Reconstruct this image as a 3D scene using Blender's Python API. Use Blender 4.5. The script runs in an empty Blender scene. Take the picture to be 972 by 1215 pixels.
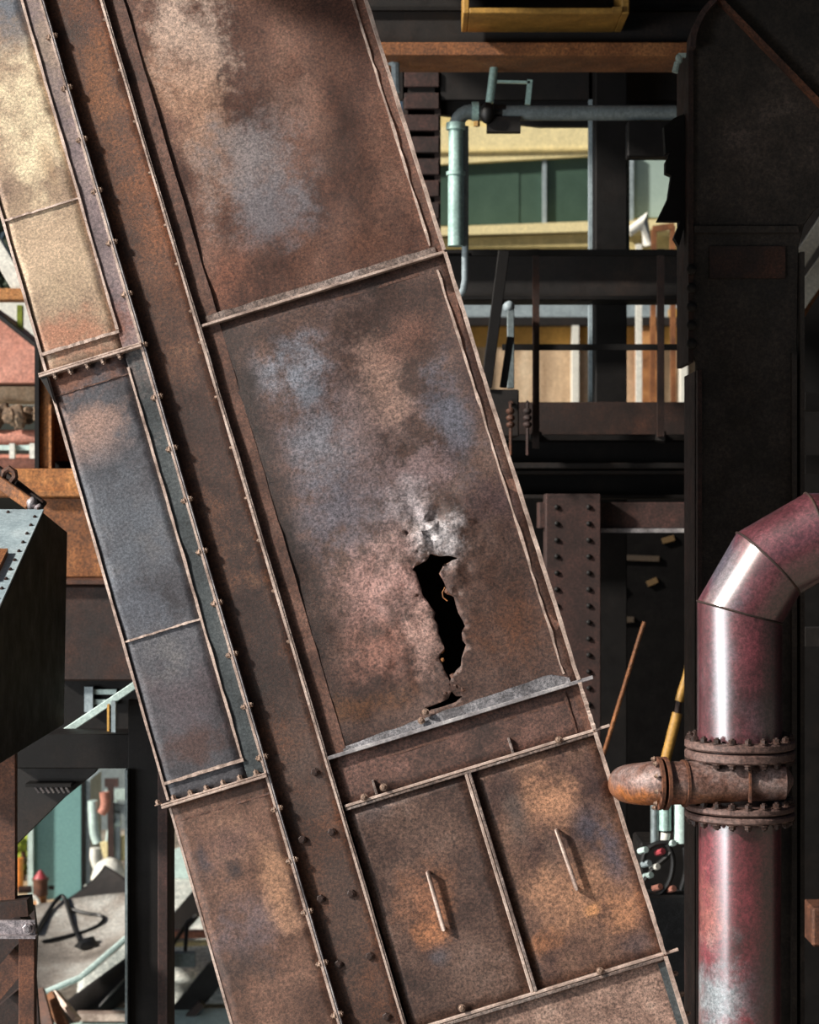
import bpy, bmesh, math, random
from mathutils import Vector as V, Matrix, noise
from mathutils.geometry import delaunay_2d_cdt
random.seed(7)
S = bpy.context.scene
COL = S.collection
F = 2308.0                       # focal length in pixels of the 972 x 1215 frame
CAM = V((0, 0, 4.2))

# ---------------------------------------------------------------- camera, sky, sun, exposure
cd = bpy.data.cameras.new('camera'); cam = bpy.data.objects.new('camera', cd); COL.objects.link(cam)
cam.location = CAM; cam.rotation_euler = (math.pi/2, 0, 0)
cd.sensor_fit = 'HORIZONTAL'; cd.sensor_width = 36; cd.lens = F/972*36
cd.clip_end = 300
cd.dof.use_dof = True; cd.dof.focus_distance = 6.0; cd.dof.aperture_fstop = 6.3
S.camera = cam

SUN_TRAVEL = V((.76, .36, -.50)).normalized()
w = bpy.data.worlds.new('world'); S.world = w; w.use_nodes = True
nt = w.node_tree; nt.nodes.clear()
sky = nt.nodes.new('ShaderNodeTexSky'); sky.sky_type = 'NISHITA'; sky.sun_disc = False
sky.sun_elevation = math.asin(-SUN_TRAVEL.z); sky.sun_rotation = math.atan2(-SUN_TRAVEL.x, -SUN_TRAVEL.y)
sky.dust_density = 3.0; sky.air_density = 1.0
bg = nt.nodes.new('ShaderNodeBackground'); bg.inputs[1].default_value = .03
wo = nt.nodes.new('ShaderNodeOutputWorld')
nt.links.new(sky.outputs[0], bg.inputs[0]); nt.links.new(bg.outputs[0], wo.inputs[0])

sl = bpy.data.lights.new('sun', 'SUN'); sun = bpy.data.objects.new('sun', sl); COL.objects.link(sun)
sl.energy = 7.0; sl.angle = math.radians(4); sl.color = (1, .93, .84)
sun.rotation_euler = SUN_TRAVEL.to_track_quat('-Z', 'Y').to_euler()

# added tall lamp off frame, for the pale streak on the red pipe
al = bpy.data.lights.new('open_bay', 'AREA'); streak_lamp = bpy.data.objects.new('open_bay', al); COL.objects.link(streak_lamp)
al.shape = 'RECTANGLE'; al.size = 1.3; al.size_y = 9; al.energy = 900; al.color = (.93, .97, 1)
streak_lamp.location = (-9, .9, 3.2); streak_lamp.rotation_euler = V((1, .46, 0)).to_track_quat('-Z', 'Z').to_euler()

S.view_settings.view_transform = 'Standard'; S.view_settings.look = 'None'
S.view_settings.exposure = 0.0; S.view_settings.gamma = 1.0; S.view_settings.use_curve_mapping = False

# ---------------------------------------------------------------- helpers
def c(h):
    h = h.lstrip('#'); r = []
    for i in (0, 2, 4):
        x = int(h[i:i+2], 16)/255
        r.append(x/12.92 if x <= .04045 else ((x+.055)/1.055)**2.4)
    return tuple(r) + (1,)

def at(px, py, Y):               # the point at distance Y behind a place of the photograph
    return V(((px-486)/F*Y, Y, 4.2-(py-607.5)/F*Y))

class G:                         # collects vertices and faces of ONE mesh
    def __init__(s): s.v = []; s.f = []; s.smooth = []
    def add(s, vs, fs, smooth=False):
        b = len(s.v); s.v += [V(p) for p in vs]
        for f in fs: s.f.append([b+i for i in f]); s.smooth.append(smooth)
        return s
    def hexa(s, a, b):           # two quads a (front) and b (back)
        return s.add(list(a)+list(b), [(0,1,2,3),(7,6,5,4),(0,4,5,1),(1,5,6,2),(2,6,7,3),(3,7,4,0)])
    def box(s, x0, x1, y0, y1, z0, z1):
        return s.hexa([(x0,y0,z0),(x1,y0,z0),(x1,y0,z1),(x0,y0,z1)], [(x0,y1,z0),(x1,y1,z0),(x1,y1,z1),(x0,y1,z1)])
    def pbox(s, x0, y0, x1, y1, Y, d):   # box whose front face, at distance Y, covers a rectangle of the photograph
        a = at(x0, y1, Y); b = at(x1, y0, Y)
        return s.box(a.x, b.x, Y, Y+d, a.z, b.z)
    def bar(s, p, q, w, h):      # bar from p to q, w wide across the view, h deep
        p = V(p); q = V(q); d = (q-p).normalized()
        e = V((0,1,0)) - d*d.y
        if e.length < .05: e = V((0,0,1)) - d*d.z
        e.normalize(); g = d.cross(e)
        o = [g*(sx*w/2)+e*(sy*h/2) for sx, sy in ((-1,-1),(1,-1),(1,1),(-1,1))]
        return s.hexa([p+k for k in o], [q+k for k in o])
    def prism(s, pts, off):      # polygon extruded by the vector off
        n = len(pts); off = V(off); P = [V(p) for p in pts]
        fs = [tuple(range(n)), tuple(range(2*n-1, n-1, -1))]
        for i in range(n):
            j = (i+1) % n; fs.append((i, n+i, n+j, j))
        return s.add(P+[p+off for p in P], fs)
    def ppoly(s, pts, Y, d): return s.prism([at(x, y, Y) for x, y in pts], (0, d, 0))
    def tube(s, pts, r, n=12, caps=True, smooth=True):
        P = [V(p) for p in pts]; R = r if isinstance(r, (list, tuple)) else [r]*len(P)
        t0 = (P[1]-P[0]).normalized(); u = t0.orthogonal().normalized(); rings = []
        for i, p in enumerate(P):
            tin = (P[i]-P[i-1]).normalized() if i else t0
            tout = (P[i+1]-P[i]).normalized() if i < len(P)-1 else tin
            u = (u - tin*u.dot(tin)).normalized(); wv = tin.cross(u)
            m = (tin+tout).normalized()
            ring = []
            for k in range(n):
                a = 2*math.pi*k/n; o = (u*math.cos(a)+wv*math.sin(a))*R[i]
                den = tin.dot(m)
                if abs(den) > .2: o = o - tin*(o.dot(m)/den)       # cut on the mitre plane
                ring.append(p+o)
            rings.append(ring)
        b = [q for ring in rings for q in ring]; fs = []
        for i in range(len(P)-1):
            for k in range(n):
                k2 = (k+1) % n; fs.append((i*n+k, i*n+k2, (i+1)*n+k2, (i+1)*n+k))
        s.add(b, fs, smooth)
        if caps:
            s.add(rings[0], [tuple(range(n-1, -1, -1))]); s.add(rings[-1], [tuple(range(n))])
        return s
    def cyl(s, p, q, r, n=16, smooth=True): return s.tube([p, q], r, n, True, smooth)
    def lathe(s, prof, o=(0,0,0), n=24, axis=(0,0,1), smooth=True):   # prof: (radius, height)
        A = V(axis).normalized(); u = A.orthogonal().normalized(); wv = A.cross(u); o = V(o); b = []
        for r, h in prof:
            for k in range(n):
                a = 2*math.pi*k/n; b.append(o + A*h + (u*math.cos(a)+wv*math.sin(a))*max(r, 1e-4))
        fs = [(i*n+k, i*n+(k+1) % n, (i+1)*n+(k+1) % n, (i+1)*n+k) for i in range(len(prof)-1) for k in range(n)]
        return s.add(b, fs, smooth)
    def blob(s, o, rx, ry, rz, seed=0, amp=.2, n=10, m=7, freq=1.6):
        b = []; o = V(o)
        for j in range(m+1):
            for k in range(n):
                t = math.pi*j/m; a = 2*math.pi*k/n
                d = V((math.sin(t)*math.cos(a), math.sin(t)*math.sin(a), math.cos(t)))
                q = 1 + amp*noise.noise(d*freq+V((seed*3.1, seed, 0)))
                b.append(o+V((d.x*rx, d.y*ry, d.z*rz))*q)
        fs = [(j*n+k, (j+1)*n+k, (j+1)*n+(k+1) % n, j*n+(k+1) % n) for j in range(m) for k in range(n)]
        return s.add(b, fs, True)
    def grid(s, fn, nu, nv, smooth=True):
        b = [fn(i/nu, j/nv) for j in range(nv+1) for i in range(nu+1)]
        fs = [(j*(nu+1)+i, j*(nu+1)+i+1, (j+1)*(nu+1)+i+1, (j+1)*(nu+1)+i) for j in range(nv) for i in range(nu)]
        return s.add(b, fs, smooth)

LOC = {}
def make(name, g, mat, shift):
    me = bpy.data.meshes.new(name)
    me.from_pydata([tuple(p-shift) for p in g.v], [], g.f)
    me.polygons.foreach_set('use_smooth', g.smooth)
    bm = bmesh.new(); bm.from_mesh(me); bmesh.ops.recalc_face_normals(bm, faces=bm.faces)
    for e in bm.edges:
        if len(e.link_faces) == 2 and e.calc_face_angle(0) > .7: e.smooth = False
    bm.to_mesh(me); bm.free()
    me.materials.append(mat)
    o = bpy.data.objects.new(name, me); COL.objects.link(o)
    return o
def bevel(o, wd):
    m = o.modifiers.new('edge', 'BEVEL'); m.width = wd; m.segments = 1; m.limit_method = 'ANGLE'; m.angle_limit = .8
def T(name, label, cat, loc, group=None):
    o = bpy.data.objects.new(name, None); COL.objects.link(o); o.location = loc; o.empty_display_size = .1
    o['label'] = label; o['category'] = cat
    if group: o['group'] = group
    LOC[o.name] = V(loc)
    return o
def part(name, g, mat, parent, label=None, bev=0):
    sh = LOC[parent.name]; o = make(name, g, mat, sh); o.parent = parent; LOC[o.name] = sh
    if label: o['label'] = label
    if bev: bevel(o, bev)
    return o
def one(name, g, mat, label, cat, group=None, bev=0):
    xs = [p.x for p in g.v]; ys = [p.y for p in g.v]; zs = [p.z for p in g.v]
    base = V(((min(xs)+max(xs))/2, (min(ys)+max(ys))/2, min(zs)))
    o = make(name, g, mat, base); o.location = base; LOC[o.name] = base
    o['label'] = label; o['category'] = cat
    if group: o['group'] = group
    if bev: bevel(o, bev)
    return o
def struct(name, g, mat, label=None):
    o = make(name, g, mat, V((0,0,0))); o['kind'] = 'structure'; LOC[o.name] = V((0,0,0))
    if label: o['label'] = label
    return o

# ---------------------------------------------------------------- materials
def ramp(N, stops):
    r = N.new('ShaderNodeValToRGB'); e = r.color_ramp.elements
    while len(e) < len(stops): e.new(.5)
    for k, (p, col) in enumerate(stops): e[k].position = p; e[k].color = c(col) if isinstance(col, str) else col
    return r
def steel(name, cols, scale=3.0, fine=70, rough=(.42, .7), metal=.25, bump=.25, patches=(), speck=.5, streak=None, spec=.5, coat=0, upright=False):
    m = bpy.data.materials.new(name); m.use_nodes = True
    N = m.node_tree.nodes; L = m.node_tree.links; N.clear()
    out = N.new('ShaderNodeOutputMaterial'); b = N.new('ShaderNodeBsdfPrincipled'); L.new(b.outputs[0], out.inputs[0])
    tc = N.new('ShaderNodeTexCoord'); co = tc.outputs['Object']
    mp = N.new('ShaderNodeMapping'); L.new(co, mp.inputs[0])
    if streak: mp.inputs['Scale'].default_value = streak
    n1 = N.new('ShaderNodeTexNoise'); n1.inputs['Scale'].default_value = scale; n1.inputs['Detail'].default_value = 9; n1.inputs['Roughness'].default_value = .68
    L.new(mp.outputs[0], n1.inputs['Vector'])
    k = len(cols)
    r1 = ramp(N, [(.3+.42*i/max(1, k-1), cc) for i, cc in enumerate(cols)]); L.new(n1.outputs[0], r1.inputs[0])
    cur = r1.outputs[0]
    nw = N.new('ShaderNodeTexNoise'); nw.inputs['Scale'].default_value = 9; nw.inputs['Detail'].default_value = 9; nw.inputs['Roughness'].default_value = .75
    L.new(co, nw.inputs['Vector'])
    def mix(a, col, fac, mode='MIX'):
        x = N.new('ShaderNodeMix'); x.data_type = 'RGBA'; x.blend_type = mode
        if isinstance(fac, float): x.inputs[0].default_value = fac
        else: L.new(fac, x.inputs[0])
        L.new(a, x.inputs[6])
        if isinstance(col, tuple): x.inputs[7].default_value = col
        else: L.new(col, x.inputs[7])
        return x.outputs[2]
    for (cu, cv, ru, rv, col, amt) in patches:      # stains, worn areas, some painted glare and shade, each placed on the plate
        s1 = N.new('ShaderNodeVectorMath'); s1.operation = 'SUBTRACT'; L.new(co, s1.inputs[0]); s1.inputs[1].default_value = (cu, 0, cv) if upright else (cu, cv, 0)
        s2 = N.new('ShaderNodeVectorMath'); s2.operation = 'MULTIPLY'; L.new(s1.outputs[0], s2.inputs[0]); s2.inputs[1].default_value = (1/ru, 0, 1/rv) if upright else (1/ru, 1/rv, 0)
        s3 = N.new('ShaderNodeVectorMath'); s3.operation = 'LENGTH'; L.new(s2.outputs[0], s3.inputs[0])
        a0 = N.new('ShaderNodeMath'); a0.operation = 'MULTIPLY_ADD'; L.new(nw.outputs[0], a0.inputs[0]); a0.inputs[1].default_value = -3.2; L.new(s3.outputs[1], a0.inputs[2])
        a1 = N.new('ShaderNodeMapRange'); a1.interpolation_type = 'SMOOTHSTEP'; L.new(a0.outputs[0], a1.inputs[0])
        a1.inputs[1].default_value = -.55; a1.inputs[2].default_value = -1.6; a1.inputs[3].default_value = 0; a1.inputs[4].default_value = amt
        cur = mix(cur, c(col), a1.outputs[0])
    n2 = N.new('ShaderNodeTexNoise'); n2.inputs['Scale'].default_value = fine*1.3; n2.inputs['Detail'].default_value = 9; n2.inputs['Roughness'].default_value = .9
    L.new(co, n2.inputs['Vector'])
    r2 = ramp(N, [(.41, (max(.05, 1-speck*1.3),)*3+(1,)), (.5, (.92, .92, .92, 1)), (.59, (1+speck*1.6, 1+speck*1.4, 1+speck*1.25, 1))]); L.new(n2.outputs[0], r2.inputs[0])
    cur = mix(cur, r2.outputs[0], 1.0, 'MULTIPLY')
    L.new(cur, b.inputs['Base Color'])
    b.inputs['Metallic'].default_value = metal
    b.inputs['Specular IOR Level'].default_value = spec
    if coat: b.inputs['Coat Weight'].default_value = 1; b.inputs['Coat IOR'].default_value = coat; b.inputs['Coat Roughness'].default_value = .27
    mr = N.new('ShaderNodeMapRange'); L.new(nw.outputs[0], mr.inputs[0]); mr.inputs[1].default_value = .3; mr.inputs[2].default_value = .7
    mr.inputs[3].default_value = rough[0]; mr.inputs[4].default_value = rough[1]; L.new(mr.outputs[0], b.inputs['Roughness'])
    if bump:
        ad = N.new('ShaderNodeMath'); ad.operation = 'MULTIPLY_ADD'; L.new(nw.outputs[0], ad.inputs[0]); ad.inputs[1].default_value = 1.6; L.new(n2.outputs[0], ad.inputs[2])
        bp = N.new('ShaderNodeBump'); bp.inputs['Strength'].default_value = bump; bp.inputs['Distance'].default_value = .004
        L.new(ad.outputs[0], bp.inputs['Height']); L.new(bp.outputs[0], b.inputs['Normal'])
    return m
def plain(name, col, rough=.6, metal=0., var=.25, scale=8, bump=.1):
    a = c(col); lo = tuple(x*(1-var) for x in a[:3])+(1,); hi = tuple(min(1, x*(1+var)) for x in a[:3])+(1,)
    return steel(name, [lo, a, hi], scale=scale, fine=40, rough=(max(.05, rough-.1), min(1, rough+.1)), metal=metal, bump=bump, speck=.2)

M = {}
M['edge'] = steel('worn_plate_edge', ['#6a574f', '#b39f94', '#d8c6bb'], 9, 90, (.35, .6), .35, .3, speck=.25)
M['edge_blue'] = steel('worn_grey_edge', ['#565152', '#969396', '#c4c2c2'], 9, 90, (.35, .6), .4, .3, speck=.25)
M['rust'] = steel('brown_rust', ['#2a1a15', '#553526', '#7a4c33'], 5, 80, (.55, .8), .1, .4)
M['rust_dark'] = steel('dark_rust', ['#120c0b', '#2b1b16', '#45291d'], 5, 80, (.55, .8), .1, .4)
M['rust_orange'] = steel('orange_rust', ['#5e3717', '#9a6638', '#c28f58'], 4, 60, (.6, .85), 0, .4)
M['rust_brown'] = steel('light_brown_rust', ['#4a2d1a', '#7b4d2b', '#a06c40'], 3, 60, (.6, .85), 0, .4)
M['rust_red'] = steel('reddish_rust', ['#1c1110', '#33211e', '#4a2f2a'], 6, 60, (.6, .85), 0, .3)
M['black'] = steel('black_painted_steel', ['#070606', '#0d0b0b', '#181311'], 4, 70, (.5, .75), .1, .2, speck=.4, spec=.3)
M['blackbrown'] = steel('black_brown_steel', ['#090706', '#140f0d', '#261b15'], 3, 60, (.5, .75), .1, .2)
M['column'] = steel('sooty_column_steel', ['#14110f', '#26211d', '#3a322d', '#594e49'], 2.2, 60, (.5, .8), .1, .3)
M['bluegrey'] = steel('blue_grey_sheet', ['#7d8f98', '#a4b7bf', '#c4d2d6'], 3, 60, (.4, .6), .2, .1, speck=.2)
M['rim'] = steel('torn_rim', ['#3a2620', '#7a5a4a', '#b09a8c'], 14, 90, (.5,.7), .2, .4, speck=.6)
M['bolt'] = steel('bolt_steel', ['#5a4a40', '#927c6e', '#b8a494'], 20, 120, (.4, .6), .4, .2)
M['bolt_dark'] = steel('dark_bolt_steel', ['#1b1412', '#382722', '#513a30'], 20, 120, (.5, .7), .3, .2)
M['galv'] = steel('galvanised_steel', ['#6f6a70', '#9c969a', '#bdb8b6'], 6, 60, (.35, .55), .5, .15)
M['teal_pipe'] = plain('pale_teal_paint', '#a4c4be', .35, .2)
M['teal_dark'] = plain('grey_teal_steel', '#7b878a', .4, .3)
M['cream'] = plain('cream_wall_paint', '#e0d3a2', .8, var=.1)
M['cream2'] = plain('cream_ledge_paint', '#d3c28a', .8)
M['green_glass'] = steel('dim_green_window', ['#36493f', '#43584d', '#506659'], .8, 30, (.12, .2), 0, 0, speck=.05)
M['grey_glass'] = steel('pale_grey_window', ['#8fa39c', '#9db1aa', '#aebfb8'], .8, 30, (.12, .2), 0, 0, speck=.05)
M['post'] = plain('pale_blue_grey_paint', '#8f9da3', .5)
M['ochre'] = plain('ochre_wall', '#c99a4e', .8, var=.35, scale=1.5)
M['tan'] = steel('tan_plaster', ['#8c745a', '#b9a083', '#d6c4a8'], 1.2, 30, (.8, .9), 0, .1, speck=.2, streak=(3, 1, .6))
M['yellow'] = plain('yellow_paint', '#a07a3a', .5, var=.4)
M['teal_wall'] = plain('teal_panel_paint', '#6b9897', .6, var=.12, scale=1)
M['aqua'] = plain('pale_aqua_sheet', '#b7cdc9', .5, var=.2)
M['white'] = plain('white_plastic', '#d8d8cf', .5, var=.1)
M['pink'] = steel('pinkish_plate', ['#8a5a4c', '#b57b6a', '#c99484'], 1.5, 40, (.6, .8), 0, .1, speck=.3)
M['sheet'] = steel('bent_sheet_steel', ['#5a534c', '#a19a92', '#d2d4cf'], 1.6, 40, (.3, .5), .25, .1, speck=.3)
M['rubber'] = plain('black_rubber', '#0d0d0e', .5)
M['ground'] = steel('dirt_ground', ['#4c4640', '#7c756b', '#a8a49a'], .8, 12, (.8, .95), 0, .5, speck=.5)
M['rubble'] = steel('mixed_rubble', ['#3a2c22', '#7a6653', '#b9a38c'], 6, 30, (.8, .95), 0, .6, speck=.7)
M['leaf'] = plain('leaf_green', '#8b9a2e', .7, var=.5)
M['leaf_dark'] = plain('dark_leaf_green', '#243020', .8, var=.6)
M['yellow_dim'] = plain('grimy_yellow', '#4f3a18', .8, var=.4)  # darkened yellow for the sticks in the opening
M['rust_dim'] = plain('grimy_ochre', '#2e2214', .85, var=.4)  # darkened ochre for the sticks in the opening
M['debris'] = steel('pale_debris', ['#7f8885', '#bcc2bd', '#ecece4'], 2.5, 25, (.8, .95), 0, .5, speck=.4)
M['red'] = plain('red_paint', '#a04048', .5)
M['orange'] = plain('orange_paint', '#c8742c', .6)
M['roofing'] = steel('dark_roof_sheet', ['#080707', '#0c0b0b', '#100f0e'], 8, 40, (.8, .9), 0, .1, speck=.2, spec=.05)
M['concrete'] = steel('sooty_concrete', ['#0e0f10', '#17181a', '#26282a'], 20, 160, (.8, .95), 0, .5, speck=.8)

# ================================================================ THE BIG INCLINED CASING
TH = math.atan(.3057); PH = math.radians(6.8)
U = V((math.cos(TH), 0, math.sin(TH)))
VV = V((-math.sin(TH)*math.cos(PH), math.sin(PH), math.cos(TH)*math.cos(PH)))
NN = U.cross(VV)
O = at(310, 607.5, 6.0); O = O - VV*(O.z/VV.z)
casing = T('elevator_casing', 'big leaning rusty steel elevator casing with a torn hole and two hatch doors', 'elevator casing', (0,0,0))
MC = Matrix(((U.x, VV.x, NN.x, O.x), (U.y, VV.y, NN.y, O.y), (U.z, VV.z, NN.z, O.z), (0,0,0,1)))
casing.matrix_world = MC; LOC[casing.name] = V((0,0,0))
def uv(px, py, n=0.0):
    r = V(((px-486)/F, 1, -(py-607.5)/F)); t = (O + NN*n - CAM).dot(NN)/r.dot(NN)
    p = CAM + r*t - O
    return p.dot(U), p.dot(VV)
def uvn(px, py, n=0.0): a = uv(px, py, n); return V((a[0], a[1], n))
def mu(n, *pts): return sum(uv(x, y, n)[0] for x, y in pts)/len(pts)
def PT(px, py, rx, ry, col, amt, n=0.0):  # stain or painted glare/shade, given by its place and radius in pixels
    a = uv(px, py, n); return (a[0], a[1], rx*.0026, ry*.0026, col, amt)
nW, nR = -.024, -.026           # web channel and right panel lie deeper than the left face
uL0 = mu(0, (10,280), (51,429), (61,463), (146,761), (194,933))
uL1 = mu(0, (27,0), (122,330), (146,411), (153,434), (204,610), (234,727), (277,870))
uL2 = mu(.02, (49,0), (146,330), (226,610), (300,870), (329,961), (405,1215))
uL3 = mu(.01, (122,0), (221,330), (300,610), (366,840), (403,960), (482,1215))
uL4 = mu(nR, (149,0), (244,330), (330,620))
uL5 = mu(nR, (419,0), (467,156), (511,292), (600,580), (664,780))
uL6 = mu(0, (434,0), (528,299), (611,560), (687,806), (708,863), (785,1128), (811,1215))
vTop = 4.2+2.35; vBot = 0.12
def vmid(n, *pts): return sum(uv(x, y, n)[1] for x, y in pts)/len(pts)
vF1 = vmid(.02, (45,446), (164,409)); vF2 = vmid(.02, (188,957), (315,920))
vS1 = vmid(0, (245,384), (528,299)); vS2 = vmid(0, (398,898), (690,806))
vS3 = vmid(0, (410,958), (715,864)); vS4 = vmid(0, (530,1211), (788,1135))

def cbox(name, u0, u1, v0, v1, n0, n1, mat, parent=casing, bev=.0015, label=None, wob=0.0, seg=1):
    g = G()
    if seg == 1: g.box(u0, u1, v0, v1, n0, n1)
    else:                       # long strip with a slightly uneven edge
        horiz = (u1-u0) > (v1-v0); rows = []
        for i in range(seg+1):
            t = i/seg; a, b = noise.noise(V((t*seg*.7, u0*9, v0*5)))*wob, noise.noise(V((t*seg*.9, u0*7+4, v0*3)))*wob*.6
            if horiz:
                x = u0+(u1-u0)*t; rows.append([(x, v0+b, n0), (x, v0+b, n1+a), (x, v1+a, n1+a), (x, v1+a, n0)])
            else:
                y = v0+(v1-v0)*t; rows.append([(u0+b, y, n0), (u0+b, y, n1+a), (u1+a, y, n1+a), (u1+a, y, n0)])
        vs = [p for r in rows for p in r]; fs = [(0,1,2,3), tuple(4*seg+k for k in (3,2,1,0))]
        for i in range(seg):
            for k in range(4): fs.append((4*i+k, 4*i+4+k, 4*i+4+(k+1) % 4, 4*i+(k+1) % 4))
        g.add(vs, fs)
    return part(name, g, mat, parent, label, bev if seg == 1 else 0)

def plate(name, u0, u1, v0, v1, n, mat, hole=(), dent=.004, res=.03, amp2=None, parent=casing, label=None):
    """dented sheet steel, cut by ragged holes"""
    pts = []; edges = []
    def loop(L):
        b = len(pts); pts.extend(V(p) for p in L); edges.extend((b+i, b+(i+1) % len(L)) for i in range(len(L)))
    nu = max(2, int((u1-u0)/res)); nv = max(2, int((v1-v0)/res))
    per = [(u0+(u1-u0)*i/nu, v0) for i in range(nu)] + [(u1, v0+(v1-v0)*j/nv) for j in range(nv)] + \
          [(u1-(u1-u0)*i/nu, v1) for i in range(nu)] + [(u0, v1-(v1-v0)*j/nv) for j in range(nv)]
    loop(per)
    def inside(p, L):
        k = False
        for i in range(len(L)):
            a, b = L[i], L[i-1]
            if (a[1] > p[1]) != (b[1] > p[1]) and p[0] < (b[0]-a[0])*(p[1]-a[1])/(b[1]-a[1])+a[0]: k = not k
        return k
    for h in hole: loop(h)
    for i in range(1, nu):
        for j in range(1, nv):
            pts.append(V((u0+(u1-u0)*(i+random.uniform(-.2,.2))/nu, v0+(v1-v0)*(j+random.uniform(-.2,.2))/nv)))
    for h in hole:              # finer points around the tear
        cx = sum(p[0] for p in h)/len(h); cy = sum(p[1] for p in h)/len(h)
        for _ in range(900):
            q = (cx+random.gauss(0, .11), cy+random.gauss(.02, .2))
            if u0+.01 < q[0] < u1-.01 and v0+.01 < q[1] < v1-.01: pts.append(V(q))
    vo, eo, fo, *_ = delaunay_2d_cdt(pts, edges, [], 0, 1e-5)
    g = G(); vs = []
    for p in vo:
        e = min(1, min(p.x-u0, u1-p.x, p.y-v0, v1-p.y)/.08)
        q = V((p.x, p.y, 0)); z = dent*e*(noise.noise(q*2.6)*1.3+noise.noise(q*7)*.5)
        if amp2: z += e*amp2(p)
        vs.append((p.x, p.y, n+z))
    fs = []
    for f in fo:
        cc = (sum(vo[i].x for i in f)/len(f), sum(vo[i].y for i in f)/len(f))
        if not any(inside(cc, h) for h in hole): fs.append(f)
    g.add(vs, fs, True)
    o = part(name, g, mat, parent, label)
    m = o.modifiers.new('thickness', 'SOLIDIFY'); m.thickness = .005; m.offset = -1
    if hole: o.data.materials.append(M['rim']); m.thickness = .007; m.material_offset_rim = 1
    return o

# -- colours of the single plates, with their stains, painted glare and painted shade
mat_lu = steel('plate_left_top', ['#6a564c', '#8f7a68', '#a8937c', '#b9a68c'], 2.5, 90, (.36, .52), .25, .22, [
    PT(10,15,70,60,'#5b6470',.9), PT(40,150,60,120,'#e2d2b2',.9), PT(60,300,60,60,'#c0a990',.8), PT(90,395,90,40,'#a5755e',.9), PT(125,310,18,90,'#6a6470',.7), PT(60,200,14,50,'#8c6a4c',.5)], .4)  # the cream patches paint the glare into the plate's tan colour
mat_ll = steel('plate_left_middle', ['#262324', '#3f3e43', '#55565c', '#706e6f'], 3, 90, (.4, .6), .25, .25, [
    PT(90,450,80,35,'#7a4f3a',.8), PT(105,510,60,50,'#a28273',.75), PT(150,620,70,120,'#565c65',.8), PT(215,620,20,160,'#3b4349',.8), PT(160,720,60,50,'#5a5f69',.7), PT(215,830,70,70,'#564a4f',.6), PT(230,890,60,30,'#4a3530',.8)], .45)
mat_lb = steel('plate_left_bottom', ['#2b1e1b', '#513a30', '#6d5144', '#8a6c5a'], 3.5, 90, (.42, .65), .2, .3, [
    PT(270,1000,60,30,'#5d4540',.7), PT(280,1030,14,16,'#2a2528',.9), PT(240,1020,14,30,'#33333c',.8), PT(300,1100,60,50,'#5f565c',.7), PT(330,1060,25,80,'#a07a60',.8), PT(280,1150,60,30,'#41332f',.8), PT(370,1190,50,30,'#4a352d',.8)], .5)
mat_web = steel('plate_web', ['#1e110c', '#3f261a', '#583827', '#70523d'], 5, 80, (.5, .75), .1, .4, [
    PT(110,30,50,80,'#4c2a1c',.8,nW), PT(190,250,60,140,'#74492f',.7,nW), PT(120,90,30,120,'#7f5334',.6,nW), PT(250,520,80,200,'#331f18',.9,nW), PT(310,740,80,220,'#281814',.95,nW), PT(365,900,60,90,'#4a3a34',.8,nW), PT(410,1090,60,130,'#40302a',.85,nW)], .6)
mat_r1 = steel('plate_right_top', ['#2a1a15', '#4a3027', '#64463a', '#7a5c4e'], 3, 90, (.38, .6), .25, .3, [
    PT(205,90,60,110,'#8d6a52',.5,nR), PT(220,40,60,90,'#b9a497',.9,nR), PT(245,150,50,150,'#a07f6a',.75,nR), PT(300,190,90,90,'#716d70',.8,nR), PT(320,250,70,60,'#5f5c62',.8,nR), PT(375,130,24,90,'#7a5a4c',.7,nR), PT(340,110,50,60,'#6a5248',.6,nR), PT(420,200,45,150,'#3f2820',.8,nR), PT(395,60,40,60,'#4b3025',.7,nR), PT(270,330,60,40,'#7a4e3c',.7,nR), PT(430,290,60,30,'#553527',.6,nR)], .5, (1.6, .8, 1))
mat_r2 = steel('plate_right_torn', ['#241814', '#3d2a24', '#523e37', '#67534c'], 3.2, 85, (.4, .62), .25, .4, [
    PT(400,520,130,190,'#68595a',.85,nR), PT(345,440,60,55,'#747a86',.9,nR), PT(375,520,50,90,'#666b76',.7,nR), PT(450,450,45,90,'#8a6e62',.8,nR), PT(480,400,50,40,'#704e42',.7,nR),
    PT(535,490,36,90,'#555a68',.8,nR), PT(400,610,80,60,'#5c5a64',.8,nR), PT(500,560,60,40,'#7b686a',.7,nR),
    PT(520,638,46,40,'#a9a6aa',.95,nR), PT(490,595,34,34,'#90888c',.85,nR), PT(468,650,40,34,'#8a726e',.8,nR),
    PT(450,700,75,60,'#9b7a74',.9,nR), PT(450,775,80,50,'#855f54',.8,nR), PT(500,760,26,60,'#9c8078',.7,nR), PT(610,745,60,70,'#53321f',.85,nR), PT(575,690,40,60,'#4a332a',.8,nR), PT(590,600,50,50,'#4a383a',.75,nR), PT(565,440,36,90,'#3a2826',.85,nR),
    PT(285,470,40,150,'#241713',.95,nR), PT(320,600,44,150,'#241814',.95,nR), PT(362,750,50,150,'#241713',.95,nR), PT(300,400,60,24,'#33231e',.8,nR), PT(420,840,90,22,'#55361f',.75,nR), PT(470,360,90,24,'#3a2721',.8,nR)], .6)  # dark left-edge patches paint a deeper shadow beside the ridge
mat_r3 = steel('plate_between_stiffeners', ['#241614', '#44302a', '#5f443c', '#7d5f58'], 6, 80, (.5, .7), .15, .4, speck=.6)
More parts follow.
